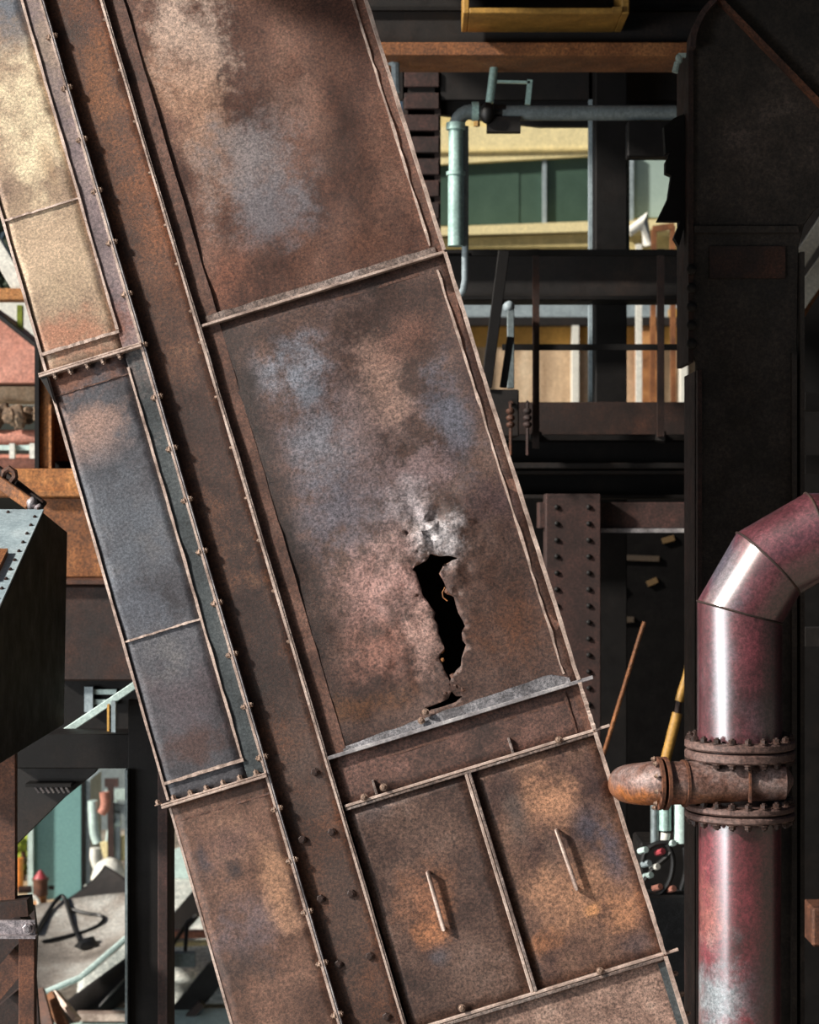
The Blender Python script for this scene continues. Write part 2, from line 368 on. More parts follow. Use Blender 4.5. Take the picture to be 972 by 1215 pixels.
mat_d1 = steel('plate_hatch_left', ['#241a17', '#46342e', '#5f4a41', '#7d6a62'], 4, 85, (.42, .62), .25, .35, [
    PT(505,1070,50,60,'#825840',.7,nR), PT(510,1110,30,26,'#966648',.8,nR), PT(520,1135,20,16,'#4a4a52',.7,nR), PT(450,960,50,30,'#4c4140',.7,nR), PT(560,1160,60,40,'#5d4a42',.7,nR)], .6)
mat_d2 = steel('plate_hatch_right', ['#2b2022', '#523e38', '#705649', '#8a7468'], 4, 85, (.4, .6), .25, .3, [
    PT(650,950,55,50,'#ad8266',.85,nR), PT(680,1060,70,60,'#a27a60',.8,nR), PT(730,1080,40,36,'#ab7c5c',.8,nR), PT(706,1080,14,14,'#bd8a60',.9,nR), PT(700,985,26,40,'#42404a',.9,nR), PT(725,1010,20,50,'#4c4a55',.85,nR), PT(612,960,20,60,'#46403f',.85,nR), PT(640,1120,40,20,'#8a5d40',.7,nR), PT(760,1120,30,20,'#4d4142',.7,nR), PT(655,1010,14,40,'#6b564c',.6,nR)], .55)
mat_rb = steel('plate_right_bottom', ['#46342f', '#735c52', '#92796d', '#ab978a'], 6, 85, (.45, .65), .2, .4, speck=.6)
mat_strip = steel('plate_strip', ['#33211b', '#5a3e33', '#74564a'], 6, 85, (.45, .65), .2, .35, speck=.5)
mat_strip_b = steel('plate_strip_blue', ['#2a2d2f', '#3f4649', '#555a5c'], 4, 85, (.42, .6), .25, .25, [PT(125,310,40,200,'#7a6a66',.9), PT(140,380,30,40,'#7d5040',.9)], .4)
mat_strip_t = steel('plate_strip_tan', ['#4d4444', '#74676a', '#8a7c78'], 4, 85, (.42, .6), .25, .25, [PT(140,385,30,50,'#7d5040',.9), PT(60,60,20,120,'#8a7a6c',.8)], .4)
mat_stiff = steel('stiffener_steel', ['#4a3b36', '#756862', '#9a908c'], 7, 85, (.4, .6), .35, .35, speck=.6)
mat_leg = steel('grey_stiffener_leg', ['#2f2c2d', '#57565a', '#76767b', '#9a979a'], 8, 85, (.35,.55), .35, .35, speck=.6)
mat_in = steel('casing_inside', ['#0c0908', '#1a1210', '#291b16'], 5, 60, (.7, .9), 0, .2)

# -- left trunk
plate('left_plate', uL0, uL1, vF1, vTop, 0, mat_lu, dent=.003, label='cream tan sun-bleached plate')
plate('left_plate', uL0, uL1, vF2, vF1, 0, mat_ll, dent=.003, label='blue-grey plate with a cross weld')
plate('left_plate', uL0, uL2, vBot, vF2, 0, mat_lb, dent=.005, label='brown plate with dark burnt spots')
cbox('border_strip', uL1, uL2-.004, vF1, vTop, -.004, .0015, mat_strip_t)
cbox('border_strip', uL1, uL2-.004, vF2, vF1, -.004, .0015, mat_strip_b)
cbox('side_plate', uL0, uL0+.006, vBot, vTop, -.4, -.004, M['rust_dark'])
cbox('back_plate', uL0, uL6, vBot, vTop, -.46, -.4, M['rust_dark'], bev=0)
for a, b in ((vF1, vTop), (vF2, vF1), (vBot, vF2-.0)):
    cbox('edge_strip', uL0-.004, uL0+.004, a+.012, b-.012, -.02, .007, M['edge'], seg=24, wob=.002)
    if b > vF2+.1 or a > vF2:
        cbox('weld_bead', uL1-.004, uL1+.004, a+.07 if a > vF2-.01 else a, b-.055 if b < vTop else b, 0, .008, M['edge'], seg=40, wob=.003)
cbox('weld_bead', uL0, uL1+.004, vF1+.058, vF1+.068, 0, .010, M['edge'], seg=20, wob=.003)
cbox('weld_bead', uL0, uL1+.004, vF2+.058, vF2+.068, 0, .010, M['edge'], seg=20, wob=.003)
cbox('weld_bead', uL0, uL2-.01, vF2-.060, vF2-.054, 0, .005, mat_strip, seg=20, wob=.003)
cbox('weld_bead', uL0, uL1, vF1-.076, vF1-.072, 0, .003, mat_strip, seg=20, wob=.003)
for (p, q) in (((4,261), (95,237)), ((146,761), (235,737))):
    vm = vmid(0, p, q); cbox('weld_bead', uL0, uL1, vm-.003, vm+.003, 0, .007, M['edge'], seg=24, wob=.003)
FL = []
for vf in (vF1, vF2):          # bolted flanges between the trunk sections
    g = G().box(uL0-.022, uL2, vf-.0085, vf-.0005, -.42, .026); fl_lo = part('flange', g, M['edge'], casing, bev=.0015)
    g = G().box(uL0-.022, uL2, vf+.0005, vf+.0065, -.42, .024); fl_up = part('flange', g, M['edge'], casing, bev=.0015)
    FL.append((fl_lo, fl_up))
# gusset on the left end of the upper flange
g = G().prism([(uL0-.02, vF1-.01, .02), (uL0, vF1-.01, .02), (uL0+.002, vF1-.1, .02)], (0, 0, -.012)); part('gusset', g, M['blackbrown'], casing)

# -- ridge of two bolted plates, web channel, second ridge
rp2 = cbox('ridge_plate', uL2-.0075, uL2+.0002, vBot, vTop, -.06, .014, M['edge'], seg=60, wob=.002)
cbox('ridge_plate', uL2+.0005, uL2+.006, vBot, vTop, -.06, .012, M['edge_blue'], seg=60, wob=.002)
plate('web_plate', uL2, uL3, vBot, vTop, nW, mat_web, dent=.003)
rp3 = cbox('ridge_plate', uL3-.007, uL3+.0002, vBot, vTop, -.06, .006, M['edge'], seg=60, wob=.002)
cbox('ridge_plate', uL3+.0005, uL3+.006, vBot, vTop, -.06, .004, mat_stiff, seg=60, wob=.003)

# -- right trunk
u3, u6 = uL3+.006, uL6
hole_px = [(511,658),(517,660),(523,661),(532,660),(544,663),(536,666),(530,669),(526,672),(524,676),(521,681),(525,687),(528,693),(530,699),(534,705),(539,709),(541,718),(544,727),(549,736),(552,743),(548,751),(549,760),(553,765),(551,771),(548,780),(547,790),(542,795),(539,799),(536,804),(534,809),(531,801),(527,794),(525,787),(521,781),(523,776),(528,770),(526,764),(521,752),(520,741),(515,734),(517,727),(511,720),(508,714),(503,708),(501,704),(500,698),(498,693),(496,686),(493,679),(489,677),(494,672),(500,669),(505,667),(508,663)]
hole = [uv(x, y, nR) for x, y in hole_px]
crack = [uv(x, y, nR) for x, y in [(536,820),(541,826),(549,826),(541,833),(527,838),(512,842),(500,848),(507,840),(522,834),(532,829)]]
hc = uv(522, 640, nR); hc2 = uv(455, 730, nR)
def crumple(p):
    d = math.hypot((p.x-hc[0])/.16, (p.y-hc[1])/.16); d2 = math.hypot((p.x-hc2[0])/.24, (p.y-hc2[1])/.3)
    q = V((p.x*26, p.y*26, 3)); k = noise.fractal(q, 1, 2, 4)
    z = math.exp(-d*d)*(.016*k+.024) + math.exp(-d2*d2)*.005*noise.noise(q*1.5)
    q2 = uv(0,0); return z
plate('casing_plate', u3, u6, vS1, vTop, nR, mat_r1, dent=.009, label='brown plate with pale and blue-grey streaks')
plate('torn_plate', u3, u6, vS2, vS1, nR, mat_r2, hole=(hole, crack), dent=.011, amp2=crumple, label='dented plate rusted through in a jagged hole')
plate('casing_plate', u3, u6, vS3, vS2, nR, mat_r3, dent=.003)
plate('casing_plate', u3, u6, vBot, vS4, nR, mat_rb, dent=.004, label='pale flaking plate under the hatch doors')
# torn flap curling out of the hole
g = G()
fl = [(544,664),(531,669),(524,677),(522,682),(527,690),(529,697),(527,702),(530,705),(540,708),(545,690)]
g.add([uvn(x, y, nR+.004) + V((0,0,-.012 if i in (2,3,4,5,6) else 0)) for i, (x, y) in enumerate(fl)], [tuple(range(len(fl)))], False)
o = part('torn_flap', g, M['rust'], casing); m = o.modifiers.new('thickness', 'SOLIDIFY'); m.thickness = .003
part('torn_shred', G().tube([uvn(x, y, nR+.006) for x, y in ((528,697),(525,703),(526,709),(531,713))], .002, 6), M['rust_orange'], casing)
for i, (x, y, r) in enumerate([(538,803,.012),(544,800,.010),(533,812,.011),(541,814,.014),(549,818,.011),(529,822,.010),(525,783,.007),(524,772,.008)]):
    part('rust_flake', G().blob(uvn(x, y, nR+.002), r, r*.9, r*.5, i, .7, 8, 6, 2.5), M['rust'] if i < 6 else M['rust_orange'], casing)
cbox('side_plate', u6-.004, u6+.002, vBot, vTop, -.4, -.004, M['rust'])
cbox('divider_plate', uL3-.01, uL3, vBot, vTop, -.4, -.06, mat_in)
# frame strips and beads of the right trunk
for a, b in ((vS1, vTop), (vS2, vS1)):
    cbox('frame_strip', u3, uL4, a, b, nR-.012, nR+.010, mat_strip, seg=30, wob=.003)
    cbox('frame_strip', uL5, u6, a, b, nR-.002, nR+.006, mat_strip, seg=30, wob=.002)
    cbox('weld_bead', uL5-.004, uL5+.003, a+.035, b-(.045 if b < vTop else 0), nR, nR+.012, M['edge'], seg=40, wob=.005)
cbox('frame_strip', uL5+.01, u6, vS3, vS2, nR-.002, nR+.006, mat_strip, seg=10, wob=.002)
cbox('frame_strip', uL5+.01, u6, vBot, vS4-.02, nR-.002, nR+.006, mat_strip_b, seg=10, wob=.002)
for a, b in ((vS1+.004, vTop), (vS2+.004, vS1-.004), (vS3+.004, vS2-.004), (vS4+.004, vS3-.004), (vBot, vS4-.004)):
    cbox('edge_strip', u6-.005, u6+.006, a, b, -.07, .006, M['edge'], seg=30, wob=.003)
# cross stiffeners: a flat leg on the plate and a leg standing out
cbox('stiffener', u3, u6+.002, vS1-.005, vS1+.004, nR, .002, M['edge'], label='angle iron across the top plate')
cbox('stiffener_leg', u3+.02, uL5+.012, vS1+.004, vS1+.028, nR, nR+.012, mat_stiff, seg=24, wob=.004)
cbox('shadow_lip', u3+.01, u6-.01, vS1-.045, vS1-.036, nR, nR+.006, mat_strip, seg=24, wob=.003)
cbox('stiffener', u3, u6+.045, vS2-.007, vS2+.005, nR, .004, M['edge_blue'], label='angle iron below the jagged hole')
g = G(); nn_ = 30; rows = []
for i in range(nn_+1):
    t = i/nn_; x = u3+.05+(uL5+.012-u3-.05)*t; hgt = .016+.026*t+.004*noise.noise(V((t*14,1,2))); hgt *= min(1, (1-t)*9+.35)
    rows += [(x, vS2+.003, nR), (x, vS2+.003, nR+.012), (x, vS2+.005+hgt, nR+.007), (x, vS2+.006+hgt, nR)]
g.add(rows, [(4*i+k, 4*i+4+k, 4*i+4+(k+1) % 4, 4*i+(k+1) % 4) for i in range(nn_) for k in range(4)]+[(0,1,2,3), tuple(4*nn_+k for k in (3,2,1,0))])
part('stiffener_leg', g, mat_leg, casing, 'grey leg of the angle iron')
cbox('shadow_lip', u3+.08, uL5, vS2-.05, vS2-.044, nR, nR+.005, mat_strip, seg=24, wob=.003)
cbox('stiffener', u3+.005, u6+.05, vS3-.002, vS3+.007, nR, -.004, M['edge'], label='double bar above the hatch doors')
cbox('stiffener', u3+.005, u6+.002, vS3-.012, vS3-.0035, nR, -.006, mat_stiff)
cbox('stiffener', u3+.005, u6+.045, vS4-.001, vS4+.008, nR, -.004, M['edge'], label='double bar below the hatch doors')
cbox('stiffener', u3+.005, u6, vS4-.013, vS4-.003, nR, -.004, mat_stiff)
uD = mu(0, (556,917), (633,1173))
cbox('door_post', uD-.012, uD-.002, vS4+.008, vS3-.012, nR, -.004, M['edge'])
cbox('door_post', uD, uD+.009, vS4+.008, vS3-.012, nR, -.002, mat_stiff)
for x, y, x2, y2 in ((443,925,447,942), (604,875,609,893)):
    a = uv(x, y, 0); b = uv(x2, y2, 0); cbox('rib', b[0]-.004, b[0]+.004, b[1]-.002, a[1], nR, -.006, mat_stiff)
a = uv(672,830,nR); b = uv(681,864,nR); cbox('weld_bead', a[0]-.004, a[0]+.004, vS3+.01, vS2-.02, nR, nR+.01, mat_strip, seg=8, wob=.003)
# hatch doors with bar handles
d1 = plate('hatch_door', u3+.004, uD-.013, vS4+.009, vS3-.013, nR+.002, mat_d1, dent=.005, label='brown hatch door, the one nearer the ridge')
d2 = plate('hatch_door', uD+.010, u6-.006, vS4+.009, vS3-.013, nR+.002, mat_d2, dent=.006, label='hatch door with orange and blue-grey heat stains')
for d, p, q in ((d1, (508,1036), (526,1102)), (d2, (661,986), (684,1054))):
    A = uvn(*p, nR+.028); B = uvn(*q, nR+.028); a0 = V((A.x, A.y, nR)); b0 = V((B.x, B.y, nR))
    part('handle', G().tube([a0, A, B, b0], .0068, 10, smooth=True), M['edge'], d)

# bolts (one mesh, copied)
def hexbolt(r, h, washer=True):
    g = G()
    if washer: g.lathe([(0,0),(r*1.35,0),(r*1.35,h*.25),(0,h*.25)], n=12, smooth=False)
    g.lathe([(0,h*.25),(r,h*.25),(r,h*.9),(r*.8,h),(0,h)], n=6, smooth=False)
    g.lathe([(r*.5,h),(r*.5,h*1.25),(0,h*1.25)], n=8, smooth=False)
    return g
def through():                 # head on one side of the ridge, nut on the other (axis z)
    g = hexbolt(.0085, .011); h = hexbolt(.0085, .010)
    g.add([V((p.x, p.y, -p.z-.0125)) for p in h.v], h.f); return g
def placer(name, g, mat, parent):
    src = make(name, g, mat, V((0,0,0))); src.parent = parent; LOC[src.name] = V((0,0,0)); used = [False]
    def put(p, zaxis, roll=0):
        o = src if not used[0] else src.copy()
        if used[0]: COL.objects.link(o)
        used[0] = True
        q = V((0,0,1)).rotation_difference(V(zaxis)); o.rotation_euler = (q.to_matrix() @ Matrix.Rotation(roll, 3, 'Z')).to_euler(); o.location = p
        return o
    return put
putb = placer('bolt', through(), M['bolt'], rp2)
for i in range(24):
    y = 43+i*61.2-184
    u_ = (uL2-.007); pv = uv(57+(y-43)*.2935, y, .02)[1]
    if pv < vTop: putb(V((u_, pv, .006)), (-1,0,0), random.random())
put3 = placer('bolt', hexbolt(.006, .008, False), M['bolt'], rp3)
for y in (-160,-100,-40,22,82,143,204,266,312,368,405,470,530,590,640,700,760):
    pv = uv(128+(y-22)*.296, y, 0)[1]; put3(V((uL3-.006, pv, -.002)), (-1,0,0), random.random())
putf = placer('bolt', hexbolt(.0085, .014), M['bolt'], casing)
for x, y in ((65,448),(83,441),(103,435),(122,430),(142,425)):
    putf(V((uv(x, y, .03)[0], vF1-.0085, .012)), (0,-1,0), random.random()).parent = FL[0][0]
for x, y in ((186,952),(205,947),(225,941),(244,936),(264,930),(284,924),(303,917)):
    putf(V((uv(x, y, .03)[0], vF2+.0065, .012)), (0,1,0), random.random()).parent = FL[1][1]
putw = placer('bolt', hexbolt(.013, .014), M['bolt_dark'], casing)
for x, y in ((374,916),(394,987),(417,1060),(439,1134),(459,1206),(359,996),(381,1066),(402,1144)):
    putw(uvn(x, y, nW), (0,0,1), random.random())
for x, y in ((432,946),(455,934),(663,878),(548,1196),(712,1152),(500,855),(505,845)):
    putf(uvn(x, y, -.006), (0,0,1), random.random())
for x, y in ((792,1158),(800,1182),(808,1205),(815,1230)):
    putf(V((u6+.006, uv(x, y, -.02)[1], -.02)), (1,0,0), random.random())

# ================================================================ SETTING
g = G(); g.grid(lambda a, b: V((-30+a*60, -12+b*62, .06*noise.noise(V((a*40, b*40, 0)))-.05)), 60, 60)
struct('ground', g, M['ground'])
g = G().box(-1.7, 9, 4.9, 7.6, 6.7, 6.8); g.box(-.9, 9, 7.6, 11.1, 7.4, 7.5)  # unseen roof slabs, edges shaped to shade the column and hall
shade_roof = struct('roof', g, M['roofing'])
for y in (5.6, 7.3): part('purlin', G().box(-1.6, 9, y, y+.12, 6.55, 6.7), M['black'], shade_roof)
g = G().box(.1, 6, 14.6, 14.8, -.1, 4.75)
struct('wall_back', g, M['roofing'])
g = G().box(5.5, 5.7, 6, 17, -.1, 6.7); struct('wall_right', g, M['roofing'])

# ================================================================ RIGHT FOREGROUND: sooty column and red pipe
YC = 7.0
col = T('steel_column', 'tall sooty black steel column behind the red pipe, widening at its head', 'column', (at(884,0,YC).x, YC+.15, 0))
out = [(826,1215),(826,430),(820,420),(820,60),(824,36),(833,16),(850,-2),(862,-60),(1060,-60),(1060,225),(985,236),(966,250),(954,268),(948,292),(946,430),(946,1215)]
P = [at(x, y, YC) for x, y in out]; P[0].z = 0; P[-1].z = 0
part('web_plate', G().prism(P, (0,.03,0)), M['column'], col, bev=.003)
part('column_flange', G().box(at(826,0,YC).x, at(831,0,YC).x, YC-.04, YC+.3, 0, at(0,440,YC).z), M['rust_red'], col, 'reddish brown edge flange')
part('column_flange', G().box(at(938,0,YC).x, at(944,0,YC).x, YC-.03, YC+.3, 0, at(0,420,YC).z), M['column'], col)
part('column_flange', G().box(at(948,0,YC).x, at(953,0,YC).x, YC-.03, YC+.3, 0, at(0,300,YC).z), M['column'], col)
part('column_flange', G().pbox(817, 60, 823, 430, YC-.02, .3), M['rust_dark'], col)
g = G(); arc = [at(x, y, YC-.02) for x, y in ((820,60),(821,45),(825,33),(833,17),(850,-2))]
for a, b in zip(arc, arc[1:]): g.bar(a, b, .02, .1)
part('head_edge', g, M['rust_red'], col)
part('gusset_edge', G().bar(at(846,-6,YC-.01), at(1010,163,YC-.01), .016, .06), M['rust'], col)
part('collar', G().pbox(824, 268, 948, 276, YC-.02, .05), M['column'], col)
part('patch_plate', G().pbox(842, 292, 932, 330, YC-.012, .02), M['rust_dark'], col)
putc = placer('rivet', G().lathe([(.02,0),(.018,.008),(.01,.013),(0,.015)], n=10), M['blackbrown'], col)
for y in list(range(320, 430, 22)):
    p = at(821, y, YC-.02)-LOC[col.name]; putc(p, (0,-1,0))
# ragged brackets hanging on the column's left edge
one('torn_bracket', G().ppoly([(800,140),(812,135),(817,250),(806,292),(800,282),(808,262),(780,262),(793,235),(797,208),(790,205),(790,192),(797,178),(790,182),(788,150)], YC+.06, .05), M['black'], 'ragged black bracket fixed to the left edge of the tall column', 'bracket')
one('wall_lamp', G().blob(at(806,70,YC+.05), .014,.014,.02, 3).tube([at(804,74,YC+.05), at(801,86,YC+.05)], .012, 8).bar(at(805,66,YC+.05), at(818,66,YC+.05), .015,.02), M['aqua'], 'small pale blue lamp beside the curved head of the column', 'lamp')

YP = 5.62; k = YP/F
pipe = T('red_pipe', 'thick worn red pipe with mitred bend and bolted flanges', 'pipe', at(878,607.5,YP)*1)
pipe.location.z = 0; pipe.location.y = YP; LOC[pipe.name] = V(pipe.location)
cx = 878; r = 50; Rc = 125; ox, oy = cx+Rc, 760
def PZ(px, py, rx, ry, col, amt):
    p = at(px, py, YP)-LOC[pipe.name]; return (p.x, p.z, rx*k, ry*k, col, amt)
mat_red = steel('worn_red_paint', ['#2c1318', '#55222a', '#6b2c36', '#7c4650'], 5, 70, (.3, .5), .1, .15, [
    PZ(850,1190,44,90,'#77858c',.9), PZ(890,1160,30,70,'#3d2c36',.7), PZ(840,1080,20,60,'#8a5a50',.6), PZ(900,975,60,14,'#2a1a18',.8)], .5, (1,1,.5), coat=2.0, upright=True)
mat_red_up = steel('worn_purple_red_paint', ['#2a171c', '#4a262d', '#5f333b', '#6d4d56'], 6, 70, (.3, .5), .1, .15, [
    PZ(858,670,26,60,'#55535e',.85), PZ(850,800,18,90,'#57505c',.6), PZ(900,850,40,40,'#54454d',.7), PZ(895,770,26,60,'#6b2f3b',.7)], .5, (1,1,.6), coat=2.0, upright=True)
mat_branch = steel('rusty_branch_pipe', ['#4a2f22', '#6b5048', '#7e6e6b', '#958a8c'], 9, 80, (.35, .55), .2, .3, [
    PZ(780,950,70,26,'#8a5226',.9), PZ(850,945,60,20,'#7a4a28',.8), PZ(745,945,30,20,'#9a5c28',.8)], .5, upright=True)
mat_flange = steel('grimy_flange_steel', ['#3a2a26', '#5f4a45', '#7d6963'], 9, 80, (.45, .65), .2, .3)
cor = []
for ang in (15, 45, 75):
    t = math.radians(ang); d = Rc/math.cos(math.radians(15)); cor.append((ox-d*math.cos(t), oy-d*math.sin(t)))
path = [at(cx, 893, YP)] + [at(x, y, YP) for x, y in cor] + [at(1180, oy-Rc, YP)]
full = G().tube(path, r*k, 40)
n = 40
for i in range(4):             # each mitred length is a part
    g = G(); ring = full.v[i*n:(i+2)*n]
    g.add(ring, [(a, (a+1) % n, n+(a+1) % n, n+a) for a in range(n)], True)
    part('pipe_segment', g, mat_red_up, pipe)
for i in (1, 2, 3):            # seams
    g = G(); rr = full.v[i*n:(i+1)*n]; cc = sum(rr, V())/n
    g.tube([cc+(p-cc)*1.0 for p in rr]+[rr[0], rr[1]], .0035, 6, False); part('weld_seam', g, M['rust_dark'], pipe)
cyl_ax = lambda y0, y1, rp, nn=40: G().lathe([(0, 0), (rp*k, 0), (rp*k, (y1-y0)*k), (0, (y1-y0)*k)], at(cx, y1, YP), nn, smooth=False)
def vcyl(y0, y1, rp, bevel_=2):
    h = (y1-y0)*k; R_ = rp*k; e = bevel_*k
    return G().lathe([(0,0),(R_-e,0),(R_,e),(R_,h-e),(R_-e,h),(0,h)], at(cx, y1, YP), 48)
pl = at(cx, 962, YP); g = G().lathe([(r*k*.97, -pl.z), (r*k*.97, 0)], pl, 48); part('pipe_segment', g, mat_red, pipe, 'lower red length with a bleached streak')
PFL = []
for y0, y1, rp in ((877,887,65),(889,900,65),(952,960,65),(962,970,65)):
    o = part('pipe_flange', vcyl(y0, y1, rp), mat_flange, pipe); PFL.append(o)
part('spool', G().lathe([(r*k*.8,0),(r*k*.8,64*k)], at(cx, 955, YP), 40), M['rust_dark'], pipe)
putp = placer('bolt', hexbolt(.011, .014), M['bolt_dark'], pipe)
for i in range(20):
    a = 2*math.pi*i/20; off = V((math.cos(a), math.sin(a), 0))*59*k
    putp(at(cx, 877, YP)+off-LOC[pipe.name], (0,0,1), a).parent = PFL[0]; putp(at(cx, 900, YP)+off-LOC[pipe.name], (0,0,-1), a).parent = PFL[1]
    putp(at(cx, 970, YP)+off-LOC[pipe.name], (0,0,-1), a).parent = PFL[3]; putp(at(cx, 952, YP)+off-LOC[pipe.name], (0,0,1), a).parent = PFL[2]
# branch pipe crossing in front, running left behind the casing
YB = YP-.07
br = pipe
R0 = 24*k
part('branch_body', G().tube([at(941,926,YB), at(930,926,YB), at(890,927,YB), at(812,929,YB)], [.012, R0*.95, R0, R0*1.05], 32), mat_branch, br)
part('branch_body', G().tube([at(812,929,YB), at(790,929,YB)], R0*1.05, 32), mat_branch, br)
el = [at(790,929,YB), at(777,929,YB+.008), at(765,930,YB+.035), at(755,930,YB+.08), at(748,930,YB+.15), at(744,930,YB+.27), at(742,930,YB+.5)]
part('nozzle', G().tube(el, [R0*1.08, R0*1.07, R0*1.05, R0*1.02, R0*.98, R0*.95, R0*.95], 32), mat_branch, br)
for x, w_, s_ in ((812,3,1.16), (789,4,1.3), (781,4,1.3)):
    part('pipe_ring', G().lathe([(R0,-w_*k*.5),(R0*s_,-w_*k*.5),(R0*s_,w_*k*.5),(R0,w_*k*.5)], at(x,929.5,YB), 32, axis=(1,.12,0)), M['rust'], br)
part('weld_seam', G().bar(at(890,900,YB-R0), at(890,952,YB-R0), .006, .02), M['rust'], br)
putr = placer('bolt', hexbolt(.006, .008), M['bolt'], br)
for i in range(10):
    a = 2*math.pi*i/10+.2; putr(at(777,929.5,YB)+V((0, math.cos(a), math.sin(a)))*R0*1.18-LOC[br.name], (-1,0,0))

# ================================================================ RIGHT BACKGROUND
def I_beam(name, x0, x1, y0, y1, Y, mats, label, cat='girder', d=.25, ft=6, group=None):
    t = T(name, label, cat, at((x0+x1)/2, y1, Y+d/2), group)
    part('web', G().pbox(x0, y0+ft, x1, y1-ft, Y+d/2-.02, .04), mats[0], t)
    part('flange', G().pbox(x0, y0, x1, y0+ft, Y, d), mats[1], t, bev=.004)
    part('flange', G().pbox(x0, y1-ft, x1, y1, Y, d), mats[2], t, bev=.004)
    return t
gd = T('roof_girder', 'dark overhead girder with a rusty orange lower flange', 'girder', at(640,66,9.2))
part('web', G().pbox(250, -80, 1100, 54, 9.3, .05), M['blackbrown'], gd)
part('flange', G().pbox(250, 50, 1100, 66, 9.15, .35), M['rust_brown'], gd, 'rusty orange lower flange', bev=.004)
part('angle', G().pbox(250, 8, 1100, 12, 9.27, .05), M['black'], gd)
# yellow frame under the ceiling
yf = T('cable_tray', 'yellow rectangular tray frame hung in front of the overhead girder', 'frame', at(648,16,8.9))
for a in ((550,-60,557,16),(738,-60,747,16),(557,9,738,16),(557,-60,738,-53)): part('tray_bar', G().pbox(*a, 8.9, .35), M['yellow'], yf, bev=.004)
part('corner_block', G().pbox(727, 8, 738, 14, 8.88, .05), M['yellow'], yf)
# far white-green building through the openings
fb = T('far_building', 'pale building with cream bands and green windows, beyond the openings', 'building', at(660,380,24))
fb.location.z = 0; LOC[fb.name] = V(fb.location)
A = at(480,0,24.4).x; B = at(830,0,24.4).x
part('wall', G().box(A, B, 24.4, 27, 0, at(0,120,24.4).z), M['cream2'], fb)
part('cream_band', G().ppoly([(500,150),(712,150),(712,184),(500,196)], 24.2, .2), M['cream'], fb)
part('band_joint', G().bar(at(500,180,24.18), at(712,177,24.18), .03, .04), M['cream2'], fb)
part('window', G().ppoly([(500,196),(616,190),(616,266),(500,268)], 24.3, .1), M['green_glass'], fb)
part('window', G().ppoly([(650,188),(712,184),(712,262),(650,264)], 24.3, .1), M['green_glass'], fb)
part('window', G().ppoly([(616,190),(650,188),(650,264),(616,266)], 24.31, .1), M['green_glass'], fb)
part('mullion', G().bar(at(646,190,24.27), at(646,266,24.27), .05, .06), M['post'], fb)
part('ledge', G().ppoly([(500,270),(712,262),(712,274),(500,280)], 23.9, .5), M['cream'], fb)
part('ledge', G().ppoly([(500,284),(712,276),(712,292),(500,294)], 24.0, .4), M['cream2'], fb)
part('window', G().ppoly([(742,150),(830,150),(830,258),(742,258)], 24.3, .1), M['grey_glass'], fb)
part('window_bar', G().pbox(745,180,752,262,24.2,.08), M['post'], fb)
part('ledge', G().ppoly([(742,262),(830,258),(830,275),(742,272)], 23.9, .5), M['cream'], fb)
part('wall_band', G().pbox(480,360,830,376,24.2,.2), M['post'], fb, 'pale grey band')
part('wall_band', G().pbox(480,376,830,386,24.0,.4), M['blackbrown'], fb, 'dark band')
part('wall_band', G().pbox(480,386,830,412,24.2,.2), M['ochre'], fb, 'ochre band')
part('wall_band', G().pbox(480,412,830,520,24.2,.2), M['tan'], fb, 'tan plaster wall')
for x in (546, 683, 812): part('wall_post', G().pbox(x-4,386,x+4,500,24.0,.2), M['white'], fb)
part('wall_panel', G().pbox(755,386,782,520,24.05,.2), M['rust_orange'], fb)
part('wall_panel', G().pbox(795,366,812,384,24.05,.2), M['yellow'], fb)
one('pale_duct', G().tube([at(746,276,20), at(764,262,20), at(768,292,20)], .05, 10).bar(at(758,290,20), V((at(758,0,20).x,20,0)), .06,.06), M['white'], 'white bent duct low in the opening beside the tall column', 'duct')
one('orange_trestle', G().bar(at(775,272,19), at(800,268,19), .06,.06).bar(at(776,272,19), V((at(768,0,19).x,19,0)), .05,.05).bar(at(798,268,19), V((at(803,0,19).x,19,0)), .05,.05), M['rust_brown'], 'small brown trestle low in the opening beside the tall column', 'trestle')
# slender posts of the hall
YH = 10.6
hp = one('hall_post', G().box(at(707,0,YH).x, at(744,0,YH).x, YH, YH+.2, 0, 6.7), M['black'], 'wide black post between the two bright openings', 'post', bev=.004)
one('pale_post', G().box(at(699,0,YH+.3).x, at(708,0,YH+.3).x, YH+.3, YH+.36, 0, 6.7), M['post'], 'slim pale blue-grey post left of the wide black post', 'post')
one('thin_post', G().pbox(742,145,747,296,YH+.1,.05), M['teal_dark'], 'thin grey post right of the wide black post', 'post')
one('header_plate', G().pbox(440,60,830,118,10.9,.05), M['blackbrown'], 'dark plate hanging under the overhead girder', 'plate')
one('soffit_plate', G().ppoly([(523,110),(600,110),(820,118),(820,150),(700,150),(640,150),(523,136)], 10.95, .05), M['black'], 'dark plate closing the top of the bright opening', 'plate')
one('junction_box', G().pbox(745,143,802,186,9.36,.1), M['black'], 'black junction box under the horizontal grey pipe', 'box', bev=.006)
pil = T('battened_pillar', 'reddish rusty pillar with batten plates beside the leaning casing', 'pillar', (at(500,0,10.9).x, 10.9, 0))
part('channel', G().box(at(478,0,10.9).x, at(484,0,10.9).x, 10.9, 11.1, 0, 6.7), M['rust_dark'], pil)
part('channel', G().box(at(516,0,10.9).x, at(523,0,10.9).x, 10.9, 11.1, 0, 6.7), M['rust_dark'], pil)
part('channel_back', G().box(at(484,0,11.06).x, at(516,0,11.06).x, 11.06, 11.1, 0, 6.7), M['rust_dark'], pil)
for y in range(84, 330, 26): part('batten', G().pbox(480, y, 521, y+19, 10.88, .03), M['rust_red'], pil, bev=.003)
